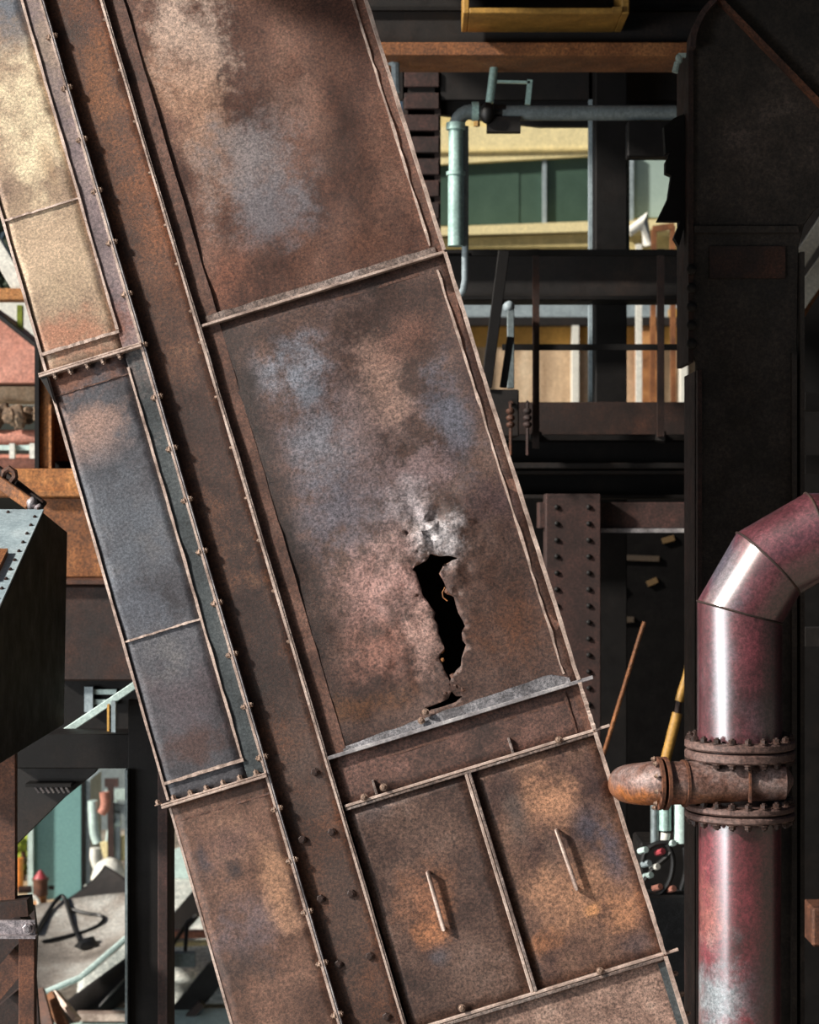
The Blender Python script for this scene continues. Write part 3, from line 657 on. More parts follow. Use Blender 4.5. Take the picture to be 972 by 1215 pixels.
I_beam('walkway_girder', 430, 822, 296, 356, 10.35, (M['blackbrown'], M['black'], M['black']), 'dark horizontal girder between upper and lower openings', ft=5)
kp = one('kick_plate', G().pbox(560,477,824,516,10.5,.04), M['rust_dark'], 'brown kick plate along the foot of the railing', 'plate', bev=.003)
I_beam('platform_beam', 400, 840, 516, 556, 10.2, (M['black'], M['black'], M['blackbrown']), 'black platform edge beam under the railing', 'beam', d=.5, ft=7)
I_beam('platform_beam', 400, 840, 558, 592, 10.25, (M['black'], M['blackbrown'], M['blackbrown']), 'lower black beam beneath the platform edge beam', 'beam', d=.5, ft=5)
one('cross_beam', G().pbox(640,596,840,627,9.9,.2), M['rust_red'], 'reddish cross beam over the dark opening', 'beam', bev=.004)
one('cross_beam_angle', G().pbox(712,627,840,632,9.88,.22), M['edge_blue'], 'thin pale angle under the reddish cross beam', 'angle')
rc = T('riveted_column', 'dark reddish riveted column between casing and dark opening', 'column', (at(681,0,9.8).x, 9.8, 0))
part('column_plate', G().box(at(648,0,9.8).x, at(713,0,9.8).x, 9.8, 10.0, 0, at(0,586,9.8).z), M['rust_red'], rc, bev=.004)
putv = placer('rivet', G().lathe([(.014,0),(.013,.007),(.007,.012),(0,.013)], n=10), M['black'], rc)
for i in range(21):
    for x in (661, 699): putv(at(x, 602+i*19.5, 9.8)-LOC[rc.name], (0,-1,0))
# railing
rl = T('railing', 'black railing of thin posts and one rail before the openings', 'railing', at(700,530,10.0))
for x, y1 in ((636,532),(784,518)): part('post', G().bar(at(x,296,9.95), at(x,y1,9.95), .034,.035), M['rust_dark'], rl)
part('rail', G().bar(at(596,412,9.95), at(822,412,9.95), .03,.03), M['black'], rl)
part('rail', G().bar(at(560,300,9.95), at(822,300,9.95), .03,.04), M['black'], rl)
for x in (636, 784): part('post_foot', G().bar(at(x,517,9.97), at(x,520,10.2), .05,.05), M['blackbrown'], rl)
# leaning tools / hangers left of the railing
one('leaning_bar', G().bar(at(598,298,9.7), at(577,460,9.7), .055,.05), M['black'], 'thick black bar leaning beside the casing edge', 'bar', bev=.003)
one('leaning_bar', G().bar(at(606,400,9.75), at(597,460,9.75), .035,.04), M['black'], 'short black bar leaning beside the grey lever', 'bar', bev=.003)
lv = T('lever', 'grey-blue lever with a pale knob beside the railing', 'lever', at(606,500,9.85))
part('shaft', G().bar(at(606,368,9.85), at(606,461,9.85), .035,.04), M['teal_dark'], lv, bev=.003)
part('knob', G().blob(at(604,364,9.85), .03,.03,.03, 1, .05), M['post'], lv)
one('switch_box', G().pbox(576,462,616,518,9.7,.3), M['blackbrown'], 'dark box at the foot of the levers', 'box', bev=.006)
for j, x in enumerate((606, 626)):
    g = G().tube([at(x,478,9.65), at(x,540,9.65)], .008, 6)
    for i in range(3): g.blob(at(x, 488+i*8, 9.65), .022,.022,.017, i, .1)
    g.bar(at(x,478,9.65), at(x,478,9.75), .02, .02)
    one('insulator_string', g, M['rust'] if j == 0 else M['rust_red'], ('brown beaded insulator hanging below the dark switch box', 'dark red-brown beaded insulator hanging nearest the first railing post')[j], 'insulator', 'beaded insulators')
# pipework
pw = T('pipework', 'pale teal pipe with elbow running into a grey horizontal pipe', 'pipe', at(542,290,9.4))
kk = 9.4/F
part('vertical_pipe', G().tube([at(541,205,9.4), at(541,292,9.4)], 9.5*kk, 20), M['teal_pipe'], pw)
part('vertical_pipe', G().tube([at(541,150,9.4), at(541,206,9.4)], 8.6*kk, 20), M['teal_pipe'], pw)
el = [at(541,152,9.4)]+[at(541+20-20*math.cos(a), 152-20*math.sin(a), 9.4) for a in (.3,.6,.9,1.2,1.57)]+[at(572,132,9.4)]
part('elbow', G().tube(el, 8.6*kk, 18), M['teal_dark'], pw)
for x0, y0, x1, y1 in ((541,146,541,154),(560,132,568,132),(541,204,541,208)): part('coupling', G().tube([at(x0,y0,9.4), at(x1,y1,9.4)], 11.5*kk, 18), M['teal_pipe'], pw)
part('valve', G().tube([at(570,132,9.4), at(600,133,9.4)], 9*kk, 12).blob(at(578,134,9.35), .04,.04,.05, 4, .2), M['rubber'], pw, 'black valve body')
part('valve_nut', G().cyl(at(566,144,9.35), at(566,150,9.35), .015, 6, False), M['yellow'], pw, 'small brass nut')
part('horizontal_pipe', G().tube([at(596,134,9.4), at(802,134,9.4)], 9*kk, 20), M['teal_dark'], pw)
part('stub_pipe', G().tube([at(588,66,9.4), at(581,122,9.4)], 5*kk, 12), M['teal_pipe'], pw)
part('bracket_bar', G().bar(at(590,97,9.4), at(629,98,9.4), .012,.02).bar(at(629,95,9.4), at(626,124,9.4), .025,.02), M['teal_pipe'], pw)
part('valve_plate', G().pbox(578,138,618,156,9.36,.06), M['blackbrown'], pw)
one('conduit', G().tube([at(552,150,9.45), at(552,332,9.45), at(550,344,9.47), at(546,350,9.5)], 4.2*9.45/F, 12), M['post'], 'thin pale grey conduit beside the teal pipe', 'conduit')
one('hanging_rod', G().tube([at(469,66,9.3), at(470,110,9.3)], .02, 8).blob(at(466,72,9.3), .025,.025,.03, 2), M['post'], 'short grey rod hanging from the girder by the casing', 'rod')

# dark opening: yellow bars
one('long_rod', G().tube([at(765,738,9.4), at(760,752,9.4), at(716,896,9.0), at(716,896,9.0)+(at(716,896,9.0)-at(760,752,9.4))*5.7], .010, 8), M['rust_brown'], 'thin ochre rod slanting across the dark opening', 'rod')
yb = T('yellow_bar', 'yellow handrail bar slanting down behind the red pipe', 'handrail', at(790,905,9.2))
part('bar', G().tube([at(834,630,9.9), at(831,735,9.5), at(822,765,9.4), at(816,800,9.4), at(806,832,9.4)], .022, 10), M['yellow'], yb)
part('bar', G().tube([at(804,846,9.4), at(784,925,9.4)], .026, 10), M['yellow'], yb)
part('joint', G().tube([at(806,832,9.4), at(804,846,9.4)], .015, 8), M['rust_dark'], yb)
for i, (a, b, lab) in enumerate((((722,714),(740,696),'short ochre stick, lowest inside the dark opening'),((768,693),(780,688),'stubby yellow stick at mid-height inside the dark opening'),((786,642),(800,638),'small yellow stick just under the pale angle'),((728,661),(782,663),'faint horizontal ochre batten inside the dark opening'),((714,736),(752,735),'faint ochre batten above the thin slanting rod'))):
    g = G().bar(at(*a,14.585), at(*b,14.585), .04,.03); one('timber_offcut', g, M['yellow_dim'] if i in (1,2) else M['rust_dim'], lab, 'stick', 'sticks in the dark opening')
# machine with hoses
mc = T('hydraulic_unit', 'pump unit with pale teal cylinders and black hoses behind the red pipe', 'machine', at(785,1065,8.4))
part('cylinder', G().tube([at(777,948,8.4), at(777,1000,8.4)], .018, 14), M['teal_dark'], mc)
part('cylinder', G().tube([at(789,950,8.4), at(789,985,8.4)], .028, 14), M['teal_pipe'], mc)
part('cylinder', G().tube([at(808,945,8.4), at(808,1000,8.4)], .03, 14), M['aqua'], mc)
part('body', G().pbox(760,1000,828,1060,8.5,.3), M['black'], mc, bev=.01)
part('tank', G().tube([at(790,988,8.4), at(788,1002,8.4)], .022, 10), M['white'], mc)
for pts in (((792,1000),(800,1020),(796,1045),(784,1062),(770,1062)), ((762,1022),(766,1008),(780,1000),(796,1000)), ((765,1045),(775,1030),(790,1018),(797,1010)), ((812,1005),(816,1030),(808,1056))):
    P = [at(x, y, 8.38) for x, y in pts]; Q = []
    for i in range(len(P)-1):
        for j in range(4): Q.append(P[i].lerp(P[i+1], j/4))
    Q.append(P[-1])
    for _ in range(3): Q = [Q[0]]+[(Q[i-1]+Q[i]*2+Q[i+1])/4 for i in range(1, len(Q)-1)]+[Q[-1]]
    part('hose', G().tube(Q, .012, 8), M['rubber'], mc)
for x, y, mt in ((762,1010,'aqua'),(766,1026,'post'),(776,1030,'white'),(795,1002,'aqua'),(779,1054,'pink'),(795,1056,'pink'),(782,1012,'red'),(768,1040,'aqua'),(818,1056,'aqua')):
    part('fitting', G().cyl(at(x-3,y,8.4), at(x+5,y-2,8.36), .014, 8), M[mt], mc)
one('concrete_block', G().box(at(752,0,8.3).x, at(834,0,8.3).x, 8.3, 9.0, 0, at(0,1066,8.3).z), M['concrete'], 'sooty black concrete block under the pump unit', 'block', bev=.02)
# right edge, behind the column
for i, (a, b, mt, lab) in enumerate((((955,300),(980,262),'white','short white slat beyond the column, topmost at the frame edge'),((950,352),(990,300),'aqua','broad pale slat beyond the column, just under the white one'),((952,372),(985,318),'rust_brown','thin brown slat beyond the column, lowest of the slanting three'))):
    one('slanting_slat', G().bar(at(a[0]-20,a[1]+30,12+i*.08), at(b[0]+10,b[1]-15,12+i*.08), (.09,.11,.05)[i], .04), M['white' if i < 2 else mt], lab, 'slat', 'slats beyond the column')
for i, y in enumerate((465,540,745)):
    one('dark_rail', G().pbox(956,y,1010,y+22,9,.1), M['blackbrown'], ('dark rail right of the column, level with the kick plate','dark rail right of the column, just above the pipe bend','dark rail right of the column, below the pipe bend')[i], 'rail', 'dark rails right of the column')
one('pale_box', G().pbox(964,1078,1010,1124,8,.2), M['rust'], 'small brown box beside the lower red pipe at the frame edge', 'box', bev=.01)
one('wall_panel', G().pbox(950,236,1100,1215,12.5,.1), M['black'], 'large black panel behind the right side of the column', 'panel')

# ================================================================ LEFT MIDDLE
X0 = -1.3
def side(px, py): Y = X0*F/(px-486); return V((X0, Y, 4.2-(py-607.5)/F*Y))
hp_ = T('hopper', 'big black hopper box with a pale blue-grey sloping lid', 'hopper', (-1.5, 6.6, 3.3))
prof = [side(0,722)+V((0,-.5,-.21)), side(52,608), side(80,631), side(76,860), side(76,860)+V((0,-1.7,0))]
part('body', G().prism(prof, (-.45,0,0)), M['black'], hp_, bev=.004)
a, b = side(0,722)+V((0,-.5,-.21)), side(52,608)
nrm = V((1,0,0)).cross(b-a).normalized(); nrm = nrm if nrm.z > 0 else -nrm
part('lid', G().hexa([a+nrm*.004, b+nrm*.004, b+nrm*.004+V((-.45,0,0)), a+nrm*.004+V((-.45,0,0))], [a+nrm*.012, b+nrm*.012, b+nrm*.012+V((-.45,0,0)), a+nrm*.012+V((-.45,0,0))]), M['bluegrey'], hp_, 'pale blue-grey sloping lid')
dd = (b-a).normalized(); e0 = a+nrm*.012
part('inspection_plate', G().hexa(*[[e0+dd*p+V((-q,0,0))+nrm*h for p, q in ((.72,.05),(.95,.05),(.95,.40),(.72,.40))] for h in (0,.02)]), M['rust_brown'], hp_, 'rusty inspection plate')
putl = placer('bolt', hexbolt(.0055, .006), M['bolt_dark'], hp_)
for i in range(13): putl(e0+dd*(.52+i*.075)+V((-.018,0,0))-LOC[hp_.name], nrm, i)
for x in (-.12,-.22,-.32): putl(b+nrm*.012-dd*.03+V((x,0,0))-LOC[hp_.name], nrm, x)
for i in range(6): 
    t = i/5; p = side(52,608).lerp(side(80,631), t); putl(p-LOC[hp_.name]+V((-.01,0,-.004)), (0,.15,1), i)
# lever clamp on the lid
cl = T('clamp_lever', 'rusty clamp lever with a loop lying on the hopper lid', 'clamp', at(25,590,7.0))
part('lever', G().bar(at(-30,552,7.05), at(38,599,6.98), .045,.05), M['rust_brown'], cl, bev=.004)
part('lever', G().bar(at(-30,536,7.1), at(52,600,7.05), .03,.04), M['rust_dark'], cl, bev=.004)
part('loop', G().tube([at(x,y,7.02) for x, y in ((2,572),(5,560),(11,556),(17,560),(18,566),(13,573))], .011, 8), M['rust'], cl)
part('pin', G().blob(at(38,598,6.95), .02,.02,.025, 1).blob(at(46,604,6.93), .016,.016,.02, 2), M['galv'], cl)

one('rusty_column', G().box(at(-10,0,6.6).x, at(19,0,6.6).x, 6.6, 6.63, at(0,1070,6.6).z, prof[3].z-.002), M['rust'], 'dark brown rusty column under the hopper at the frame edge', 'column', bev=.004)
one('cross_girder', G().pbox(10,871,175,912,7.6,.2), M['black'], 'black horizontal beam under the hopper', 'beam', bev=.004)
lp = T('black_post', 'wide black post in front of the scrap with a reddish edge flange', 'post', (at(175,0,7.5).x, 7.5, 0))
part('web', G().box(at(152,0,7.5).x, at(190,0,7.5).x, 7.5, 7.56, 0, at(0,830,7.5).z), M['black'], lp, bev=.003)
part('flange', G().box(at(150,0,7.5).x, at(153,0,7.5).x, 7.46, 7.7, 0, at(0,912,7.5).z), M['teal_dark'], lp, 'thin pale left edge')
part('flange', G().box(at(188,0,7.5).x, at(200,0,7.5).x, 7.48, 7.7, 0, at(0,870,7.5).z), M['rust_red'], lp, 'reddish flange', bev=.003)
gu = T('triangular_gusset', 'dark triangular plate with a row of shiny teeth under the black beam', 'plate', at(60,950,7.7))
part('plate', G().ppoly([(14,905),(122,905),(112,918),(75,948),(18,1004),(14,1004)], 7.7, .05), M['blackbrown'], gu, bev=.003)
part('ledge', G().pbox(30,930,84,934,7.62,.08), M['black'], gu)
for i in range(7): part('tooth', G().bar(at(42+i*6,934,7.64), at(46+i*6,940,7.66), .008,.01), M['galv'], gu)
one('dark_box_girder', G().pbox(60,695,190,808,8.6,.4), M['rust_dark'], 'dark box girder under the brown plate girder', 'girder', bev=.008)
one('plate_girder', G().pbox(30,590,200,686,8.8,.3), M['rust_brown'], 'light brown rusty plate girder beside the blue-grey casing plate', 'girder', bev=.008)
one('girder_flange', G().pbox(30,688,200,694,8.55,.5), M['rust'], 'rusty ledge plate along the foot of the brown girder', 'plate', bev=.004)
one('ledge_beam', G().pbox(-40,556,200,590,8.95,.3), M['rust_orange'], 'orange rusty ledge beam on top of the brown girder', 'beam', bev=.006)
one('ledge_beam', G().pbox(35,582,200,590,8.75,.3), M['rust_orange'], 'thin orange lip along the lower edge of the ledge beam', 'plate', bev=.006)
op = T('orange_post', 'orange rusty post standing on the ledge beam', 'post', at(52,556,9.0))
part('flange', G().pbox(46,445,60,557,9.0,.12), M['rust_orange'], op, bev=.003)
part('edge', G().pbox(41,400,46,584,8.97,.06), M['black'], op)
part('batten', G().bar(at(60,480,9.0), at(60,557,9.0), .012,.03), M['rust_orange'], op)
one('slot_plate', G().pbox(60,490,160,547,9.1,.06), M['rust_brown'], 'brown plate between the orange post and the casing', 'plate')
one('slot_shadow_bar', G().pbox(60,547,160,557,9.15,.1), M['black'], 'black bar lying under the brown plate behind the casing', 'bar')  # black bar stands in for the shade inside the slot
# hazy stuff behind, far
YF = 13
one('hood', G().ppoly([(-60,330),(0,372),(46,412),(46,454),(-60,454)], YF, .6), M['pink'], 'pink dusty sloping hood beyond the orange post', 'hood')
one('hood_edge', G().bar(at(-40,344,YF-.05), at(46,413,YF-.05), .025,.1), M['blackbrown'], 'dark edge bar along the pink hood slope', 'bar')
one('tan_ledge', G().pbox(-60,458.5,60,476,YF+.2,.4), M['tan'], 'tan ledge below the pink hood', 'ledge')
g = G()
for i in range(26): g.blob(at(random.uniform(-30,60), random.uniform(486,500), YF+random.uniform(-.1,.05)), .05,.05,.06, i, .5, 7, 5)
o = one('rubble', g, M['rubble'], 'loose brown rubble heaped below the tan ledge', 'rubble'); o['kind'] = 'stuff'
one('conveyor_pipe', G().tube([at(-60,520,YF), at(70,520,YF)], 10*YF/F, 14), M['pink'], 'upper pinkish pipe under the rubble', 'pipe', 'pinkish pipes')
one('conveyor_pipe', G().tube([at(-60,548,YF), at(70,548,YF)], 9*YF/F, 14), M['pink'], 'lower pinkish pipe just above the ledge beam', 'pipe', 'pinkish pipes')
rr_ = T('guard_rail', 'pale guard rail with white stubs between the pinkish pipes', 'rail', at(20,536,YF-.15))
part('rail', G().pbox(-60,528,42,534,YF-.15,.05), M['aqua'], rr_)
for x in (14, 38): part('stub', G().pbox(x-3,526,x+3,544,YF-.2,.05), M['white'], rr_)
one('crossbeam', G().pbox(-60,342,40,356,YF-1,.15), M['rust_orange'], 'ochre crossbeam at the left edge above the pink hood', 'beam', bev=.005)
one('white_strut', G().bar(at(-8,286,YF-.8), at(30,350,YF-.8), .1,.1), M['white'], 'white slanting strut resting on the ochre crossbeam', 'strut', bev=.006)
g = G()
for i in range(30): g.blob(at(random.uniform(-40,30), random.uniform(215,345), 15.2), .12,.12,.12, i, .6, 7, 5)
o = one('tree_foliage', g, M['leaf_dark'], 'dark tree foliage at the left edge beyond the casing', 'foliage'); o['kind'] = 'stuff'
one('green_stub', G().pbox(20,362,26,397,YF+.2,.06), M['leaf'], 'green stub post standing on the pink hood slope', 'post')
one('corrugated_wall', G().pbox(-60,345,90,480,YF+3,.2), M['white'], 'pale far wall behind the pink hood', 'wall')  # white board stands in for the bright sky

# ================================================================ LEFT BOTTOM: scrap yard seen below
one('diagonal_brace', G().bar(at(60,880,7.822), at(190,793,7.822), .03,.04), M['aqua'], 'pale teal diagonal brace above the black beam', 'brace', bev=.003)
for i, (y0, y1) in enumerate(((818,824),(830,836))):
    one('blind_slat', G().pbox(108,y0,138,y1,8.67,.04), M['aqua'], ('upper of two pale slats behind the diagonal brace','lower of two pale slats behind the diagonal brace')[i], 'slat', 'slats behind the brace')
one('pale_upright', G().pbox(100,815,110,845,8.65,.055), M['post'], 'short pale upright behind the diagonal brace', 'upright')
one('thin_upright', G().pbox(127,836,129.5,871,7.7,.03), M['ochre'], 'thin tan upright below the diagonal brace', 'upright')
one('thin_upright', G().pbox(132,832,137,871,7.66,.03), M['post'], 'thin lavender-grey upright below the diagonal brace', 'upright')
one('dark_cabinet', G().pbox(20,807,190,878,8.7,.25), M['black'], 'dark cabinet face behind the diagonal brace', 'cabinet')
tb = T('teal_cabinet', 'tall teal metal container with a dark frame behind the scrap', 'container', (at(70,0,20.5).x, 20.5, 0))
part('panel', G().box(at(35,0,20.5).x, at(96,0,20.5).x, 20.5, 21.2, 0, at(0,925,20.5).z), M['teal_wall'], tb)
part('edge', G().box(at(33,0,20.4).x, at(39,0,20.4).x, 20.4, 20.6, 0, at(0,925,20.4).z), M['aqua'], tb)
part('door_frame', G().box(at(96,0,20.4).x, at(100,0,20.4).x, 20.4, 21.2, 0, at(0,925,20.4).z), M['black'], tb)
part('door_frame', G().box(at(100,0,20.45).x, at(107,0,20.45).x, 20.45, 21.2, 0, at(0,925,20.45).z), M['post'], tb)
bu = T('flowering_bush', 'yellow-green bush beside the teal container', 'bush', (at(28,0,22).x, 22, 0))
g = G()
for i in range(24): g.blob(at(random.uniform(10,42), random.uniform(990,1040), 22+random.uniform(-.2,.2)), .06,.06,.06, i, .7, 6, 5)
o = part('foliage', g, M['leaf'], bu); o['kind'] = 'stuff'
part('stem', G().cyl(V((at(28,0,22).x,22,0)), at(28,1010,22), .03, 6), M['rust'], bu)
one('orange_bollard', G().cyl(V((at(23,0,21).x,21,0)), at(23,1018,21), .045, 12), M['orange'], 'orange bollard at the foot of the rusty column', 'bollard')
one('paving_slab', G().box(at(-20,0,20).x, at(60,0,20).x, 18.5, 21.5, -.1, .12), M['tan'], 'pale paving slab under the orange bollard', 'slab')
hy = T('hydrant', 'small standpipe with a red cap before the teal container', 'hydrant', (at(48,0,18.5).x, 18.5, 0))
o_ = V((at(48,0,18.5).x, 18.5, 0)); zt = at(48,1030,18.5).z; zs = at(0,1042,18.5).z; zb = at(0,1062,18.5).z
part('stem', G().cyl(o_, o_+V((0,0,zb)), .06, 14), M['rust_orange'], hy)
part('barrel', G().lathe([(.05,zb),(.07,zb),(.07,zs-.02),(.08,zs-.02),(.08,zs),(.0,zs)], o_, 18), M['rust'], hy)
part('cap', G().lathe([(.065,zs),(.055,zs+.02),(.012,zt-.02),(0,zt-.02)], o_, 18), M['red'], hy, 'red cap')
part('outlet', G().cyl(o_+V((-.08,-.02,zb+.06)), o_+V((-.2,-.06,zb+.06)), .035, 10).cyl(o_+V((.08,0,zb+.07)), o_+V((.13,0,zb+.07)), .02, 8), M['rust_dark'], hy)
part('valve_wheel', G().tube([o_+V((-.06+.07*math.cos(a*.6), -.12, zb-.06+.07*math.sin(a*.6))) for a in range(12)], .02, 8), M['white'], hy)
# big bent sheet
def q3(a, b, d, t): return a*(1-t)**2 + b*2*t*(1-t) + d*t*t
def surf(name, rows, mat, label, cat, nu=20, nv=16, th=.012):
    R_ = [[at(*p) for p in r] for r in rows]
    g = G().grid(lambda u_, v_: q3(*[q3(*R_[i], u_) for i in range(3)], v_), nu, nv)
    o = one(name, g, mat, label, cat); m = o.modifiers.new('thickness', 'SOLIDIFY'); m.thickness = th; return o
surf('bent_sheet', [[(30,1076,16.2),(95,1062,16.2),(165,1058,16.2)], [(36,1130,15.2),(95,1180,15.4),(165,1110,15.8)], [(38,1188,14.2),(100,1172,14.4),(165,1098,14.8)]], M['sheet'], 'big bent sheet of grey steel lying on the scrap', 'sheet')
surf('folded_sheet', [[(70,1072,17.2),(110,1050,17.0),(124,1026,17.0)], [(85,1080,16.6),(120,1065,16.6),(150,1040,16.6)], [(90,1100,16.2),(130,1090,16.2),(175,1066,16.2)]], M['blackbrown'], 'dark folded sheet rising behind the bent grey sheet', 'sheet')
one('sheet_rim', G().tube([at(42,1182,14.1), at(95,1160,14.2), at(160,1104,14.6)], .022, 8), M['aqua'], 'pale lip bar along the front of the bent sheet', 'bar')  # pale tube draws the highlight along the sheet's lip
def curve(pts, Y, n=6):
    P = [at(x, y, Y) for x, y in pts]; Q = []
    for i in range(len(P)-1):
        p0 = P[max(0,i-1)]; p1 = P[i]; p2 = P[i+1]; p3 = P[min(len(P)-1,i+2)]
        for j in range(n):
            t = j/n; Q.append(.5*((2*p1)+(p2-p0)*t+(2*p0-5*p1+4*p2-p3)*t*t+(3*p1-p0-3*p2+p3)*t**3))
    return Q+[P[-1]]
SH = [[at(*p) for p in r] for r in [[(30,1076,16.2),(95,1062,16.2),(165,1058,16.2)], [(36,1130,15.2),(95,1180,15.4),(165,1110,15.8)], [(38,1188,14.2),(100,1172,14.4),(165,1098,14.8)]]]
SP = [q3(*[q3(*SH[i], a/30) for i in range(3)], b/30) for a in range(31) for b in range(31)]
def lie(pts, off=.02):         # a cable drawn over the bent sheet rests on it
    out_ = []
    for x, y in pts:
        p = min(SP, key=lambda p: (486+F*p.x/p.y-x)**2+(607.5+F*(4.2-p.z)/p.y-y)**2); out_.append(at(x, y, p.y-off))
    Q = out_
    for _ in range(2): Q = [Q[0]]+[q for i in range(len(Q)-1) for q in (Q[i]*.75+Q[i+1]*.25, Q[i]*.25+Q[i+1]*.75)]+[Q[-1]]
    return Q
one('black_cable', G().tube(lie([(42,1108),(55,1085),(70,1063),(77,1064),(83,1085),(88,1102),(95,1116)]), .018, 8), M['rubber'], 'black cable arching up over the bent sheet', 'cable')
one('black_cable', G().tube(lie([(80,1077),(100,1084),(122,1086),(124,1092),(112,1102),(85,1110),(50,1118)]), .016, 8), M['rubber'], 'black cable looping across the bent sheet', 'cable')
one('dark_rag', G().blob(lie([(104,1121),(105,1121)])[0], .1,.1,.05, 5, .6), M['rubber'], 'black rag lying on the bent sheet', 'rag')
one('rusty_drum', G().tube([at(70,1222,15.2), at(180,1140,16.2)], .15, 20), M['blackbrown'], 'dark rusty tube under the bent sheet', 'tube')
one('floor_slab', G().box(at(60,0,15).x, at(330,0,15).x, 13.2, 15.6, .0, .22), M['aqua'], 'pale aqua slab under the scrap', 'slab')
one('front_bar', G().pbox(90,1203,160,1212,15.1,.1), M['edge'], 'pale bar lying along the front of the aqua slab', 'bar')
one('thin_wire', G().tube(curve([(148,1162),(130,1181),(112,1201)], 15.4), .012, 6), M['rubber'], 'thin black wire slanting over the aqua slab', 'wire')
ob = one('angle_offcut', G().bar(at(66,1178,12.8), at(92,1210,12.6), .035,.05), M['edge'], 'pale edged angle offcut leaning beneath the bent sheet', 'offcut')
for i, (a, b) in enumerate((((46,1175),(62,1235)),((58,1180),(84,1235)),((44,1190),(40,1240)))):
    one('leaning_plank', G().bar(at(*a,12.5+i*.1), at(*b,12.3+i*.1), .07,.04), M['rust_brown'] if i else M['rust'], ('brown plank leaning right of the grey bracket post','brown plank leaning second from the bracket post','brown plank half hidden by the bracket post')[i], 'plank', 'leaning planks')
# dark scrap at the frame edge
one('scrap_plate', G().ppoly([(-20,1071),(28,1069),(40,1076),(44,1110),(42,1160),(47,1225),(-20,1225)], 7.25, .03), M['rust_dark'], 'dark rusty scrap plate standing behind the bracket', 'scrap plate')
for i, (a, b, w_, mt) in enumerate((((-12,1078),(36,1074),.14,'rust_dark'),((-12,1130),(33,1092),.2,'rust_dark'),((-12,1180),(30,1130),.2,'rust'),((-12,1215),(36,1175),.16,'rust_dark'))):
    one('scrap_beam', G().bar(at(*a,6.62+i*.13), at(*b,6.62+i*.13), w_*.4, .1), M[mt], ('rusty scrap beam, top of the heap behind the bracket','dark scrap beam behind the bracket bolt','brown scrap beam under the bracket','dark scrap beam at the foot of the bracket post')[i], 'scrap', 'scrap beams by the bracket')
bk = T('bracket', 'galvanised bracket bar with a bolt on a rusty angle post', 'bracket', at(30,1215,6.4))
bk.location.z = 0; LOC[bk.name] = V(bk.location)
part('bar', G().pbox(-60,1092,42,1114,6.38,.012), M['galv'], bk, bev=.002)
part('bar_lip', G().pbox(-60,1111,42,1114,6.35,.04), M['galv'], bk)
part('post', G().box(at(22,0,6.4).x, at(41,0,6.4).x, 6.4, 6.44, 0, at(0,1108,6.4).z), M['rust'], bk, bev=.002)
pb_ = part('bolt', hexbolt(.016, .016), M['galv'], bk); pb_.location = at(33,1101,6.38)-LOC[bk.name]; pb_.rotation_euler = (math.pi/2,0,0)
LOC[pb_.name] = V((0,0,0))
for v in pb_.data.vertices: v.co += LOC[bk.name]
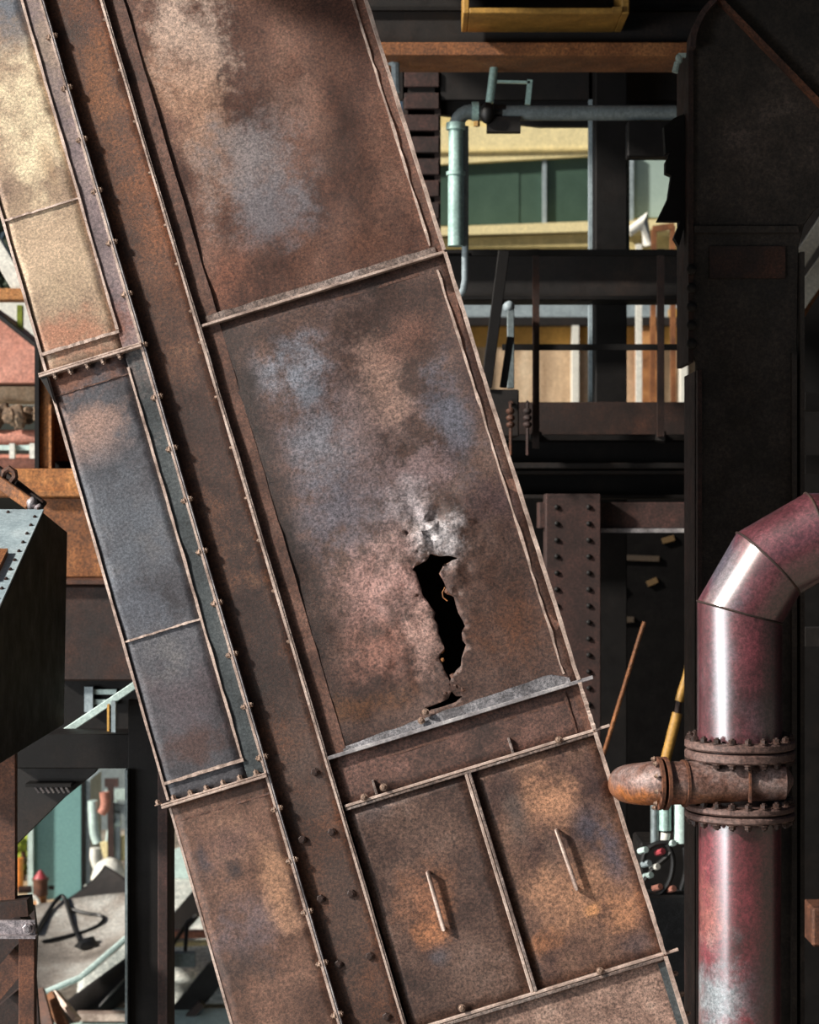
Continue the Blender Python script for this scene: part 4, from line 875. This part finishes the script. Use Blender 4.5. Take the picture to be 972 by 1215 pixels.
# pale bits of the far scrap pile
hd = one('white_hood', G().lathe([(.17,0),(.165,.08),(.14,.16),(.08,.22),(0,.235)], at(128,1046,19), 20, axis=(.25,-.2,1)), M['white'], 'white dome-shaped hood on top of the scrap', 'hood')
for i, (pts, rr, mt, lab) in enumerate((([(110,950),(112,985),(116,1000)],.05,'aqua','pale aqua hose hanging straight beside the dark frame'),([(129,998),(131,986),(136,978),(143,976)],.035,'aqua','short curved aqua hose above the white hood'),([(113,1006),(113,1020),(120,1038)],.05,'white','white bent tube left of the white hood'),([(124,940),(125,955),(120,965)],.05,'pink','pinkish curved tube high in the scrap gap'))):
    one('scrap_hose', G().tube(curve(pts, 19.69 if i == 1 else 19.4), rr, 10), M[mt], lab, 'hose', 'hoses on the far scrap')
for i, (pts, mt, lab) in enumerate((([(124,938),(152,936),(152,950),(128,948)],'aqua','aqua sheet high in the gap beside the black post'),([(118,1000),(152,990),(152,1020),(125,1026)],'cream','cream panel behind the white hood'),([(130,952),(152,955),(152,968),(132,962)],'post','grey-blue panel in the middle of the scrap gap'),([(124,924),(140,924),(140,934),(124,934)],'rust_red','red-brown crate at the top of the scrap gap'),([(200,1012),(226,1000),(240,1050),(200,1062)],'aqua','aqua sheet between black post and casing'),([(200,1060),(245,1050),(250,1085),(200,1082)],'white','white sheet between black post and casing'))):
    pts = [p for p in pts[:2]]+[(pts[2][0], pts[2][1]), (pts[3][0], pts[3][1])]
    pp = [at(x, y, 19.8-i*.06) for x, y in pts]
    lo = V((0,0,-min(pp[2].z, pp[3].z)))
    one('leaning_sheet', G().prism(pp, (0,.05,0)).prism([pp[3]+V((.03,.0,0)), pp[3]+V((.09,0,0)), V((pp[3].x+.09, pp[3].y, 0)), V((pp[3].x+.03, pp[3].y, 0))], (0,.05,0)), M[mt], lab, 'panel', 'sheets on the far scrap')
surf('scrap_heap', [[(100,1050,19.6),(190,1035,19.6),(300,1045,19.6)], [(100,1085,18),(190,1080,18),(300,1080,18)], [(90,1190,16.4),(190,1190,16.4),(300,1190,16.4)]], M['debris'], 'sloping heap of pale rubble carrying the scrap', 'heap')
one('far_wall', G().box(-9, 2.5, 26, 26.4, -.1, 2.3), M['teal_dark'], 'low dark wall far behind the scrap', 'wall')
# scrap between black post and casing
for i, (a, b, w_, mt, lab) in enumerate((((196,1115),(262,1038),.17,'blackbrown','dark beam slanting up to the casing edge'),((196,1108),(262,1108),.05,'pink','pinkish flat bar across the gap by the casing'),((196,1120),(250,1118),.03,'cream','thin cream bar across the gap by the casing'),((196,1138),(232,1138),.10,'teal_dark','dark teal block in the gap by the casing'),((196,1228),(275,1130),.16,'black','black beam slanting from the post foot to the casing'),((216,1215),(240,1190),.05,'rust_dark','thin bent offcut at the bottom of the gap'))):
    one('scrap_bar', G().bar(at(*a,(17.6,17.0,16.8,16.5,15.6,15.4)[i]), at(*b,(17.6,17.0,16.8,16.5,15.6,15.4)[i]), w_*1.15, .1), M[mt], lab, 'bar', 'scrap bars in the gap')
one('tripod_wire', G().tube([at(202,1125,16.7), at(222,1096,16.7), at(219,1140,16.5)], .018, 8).tube([at(222,1096,16.7), at(234,1086,16.7)], .02, 8), M['rubber'], 'black wire tripod in the gap between post and casing', 'wire')
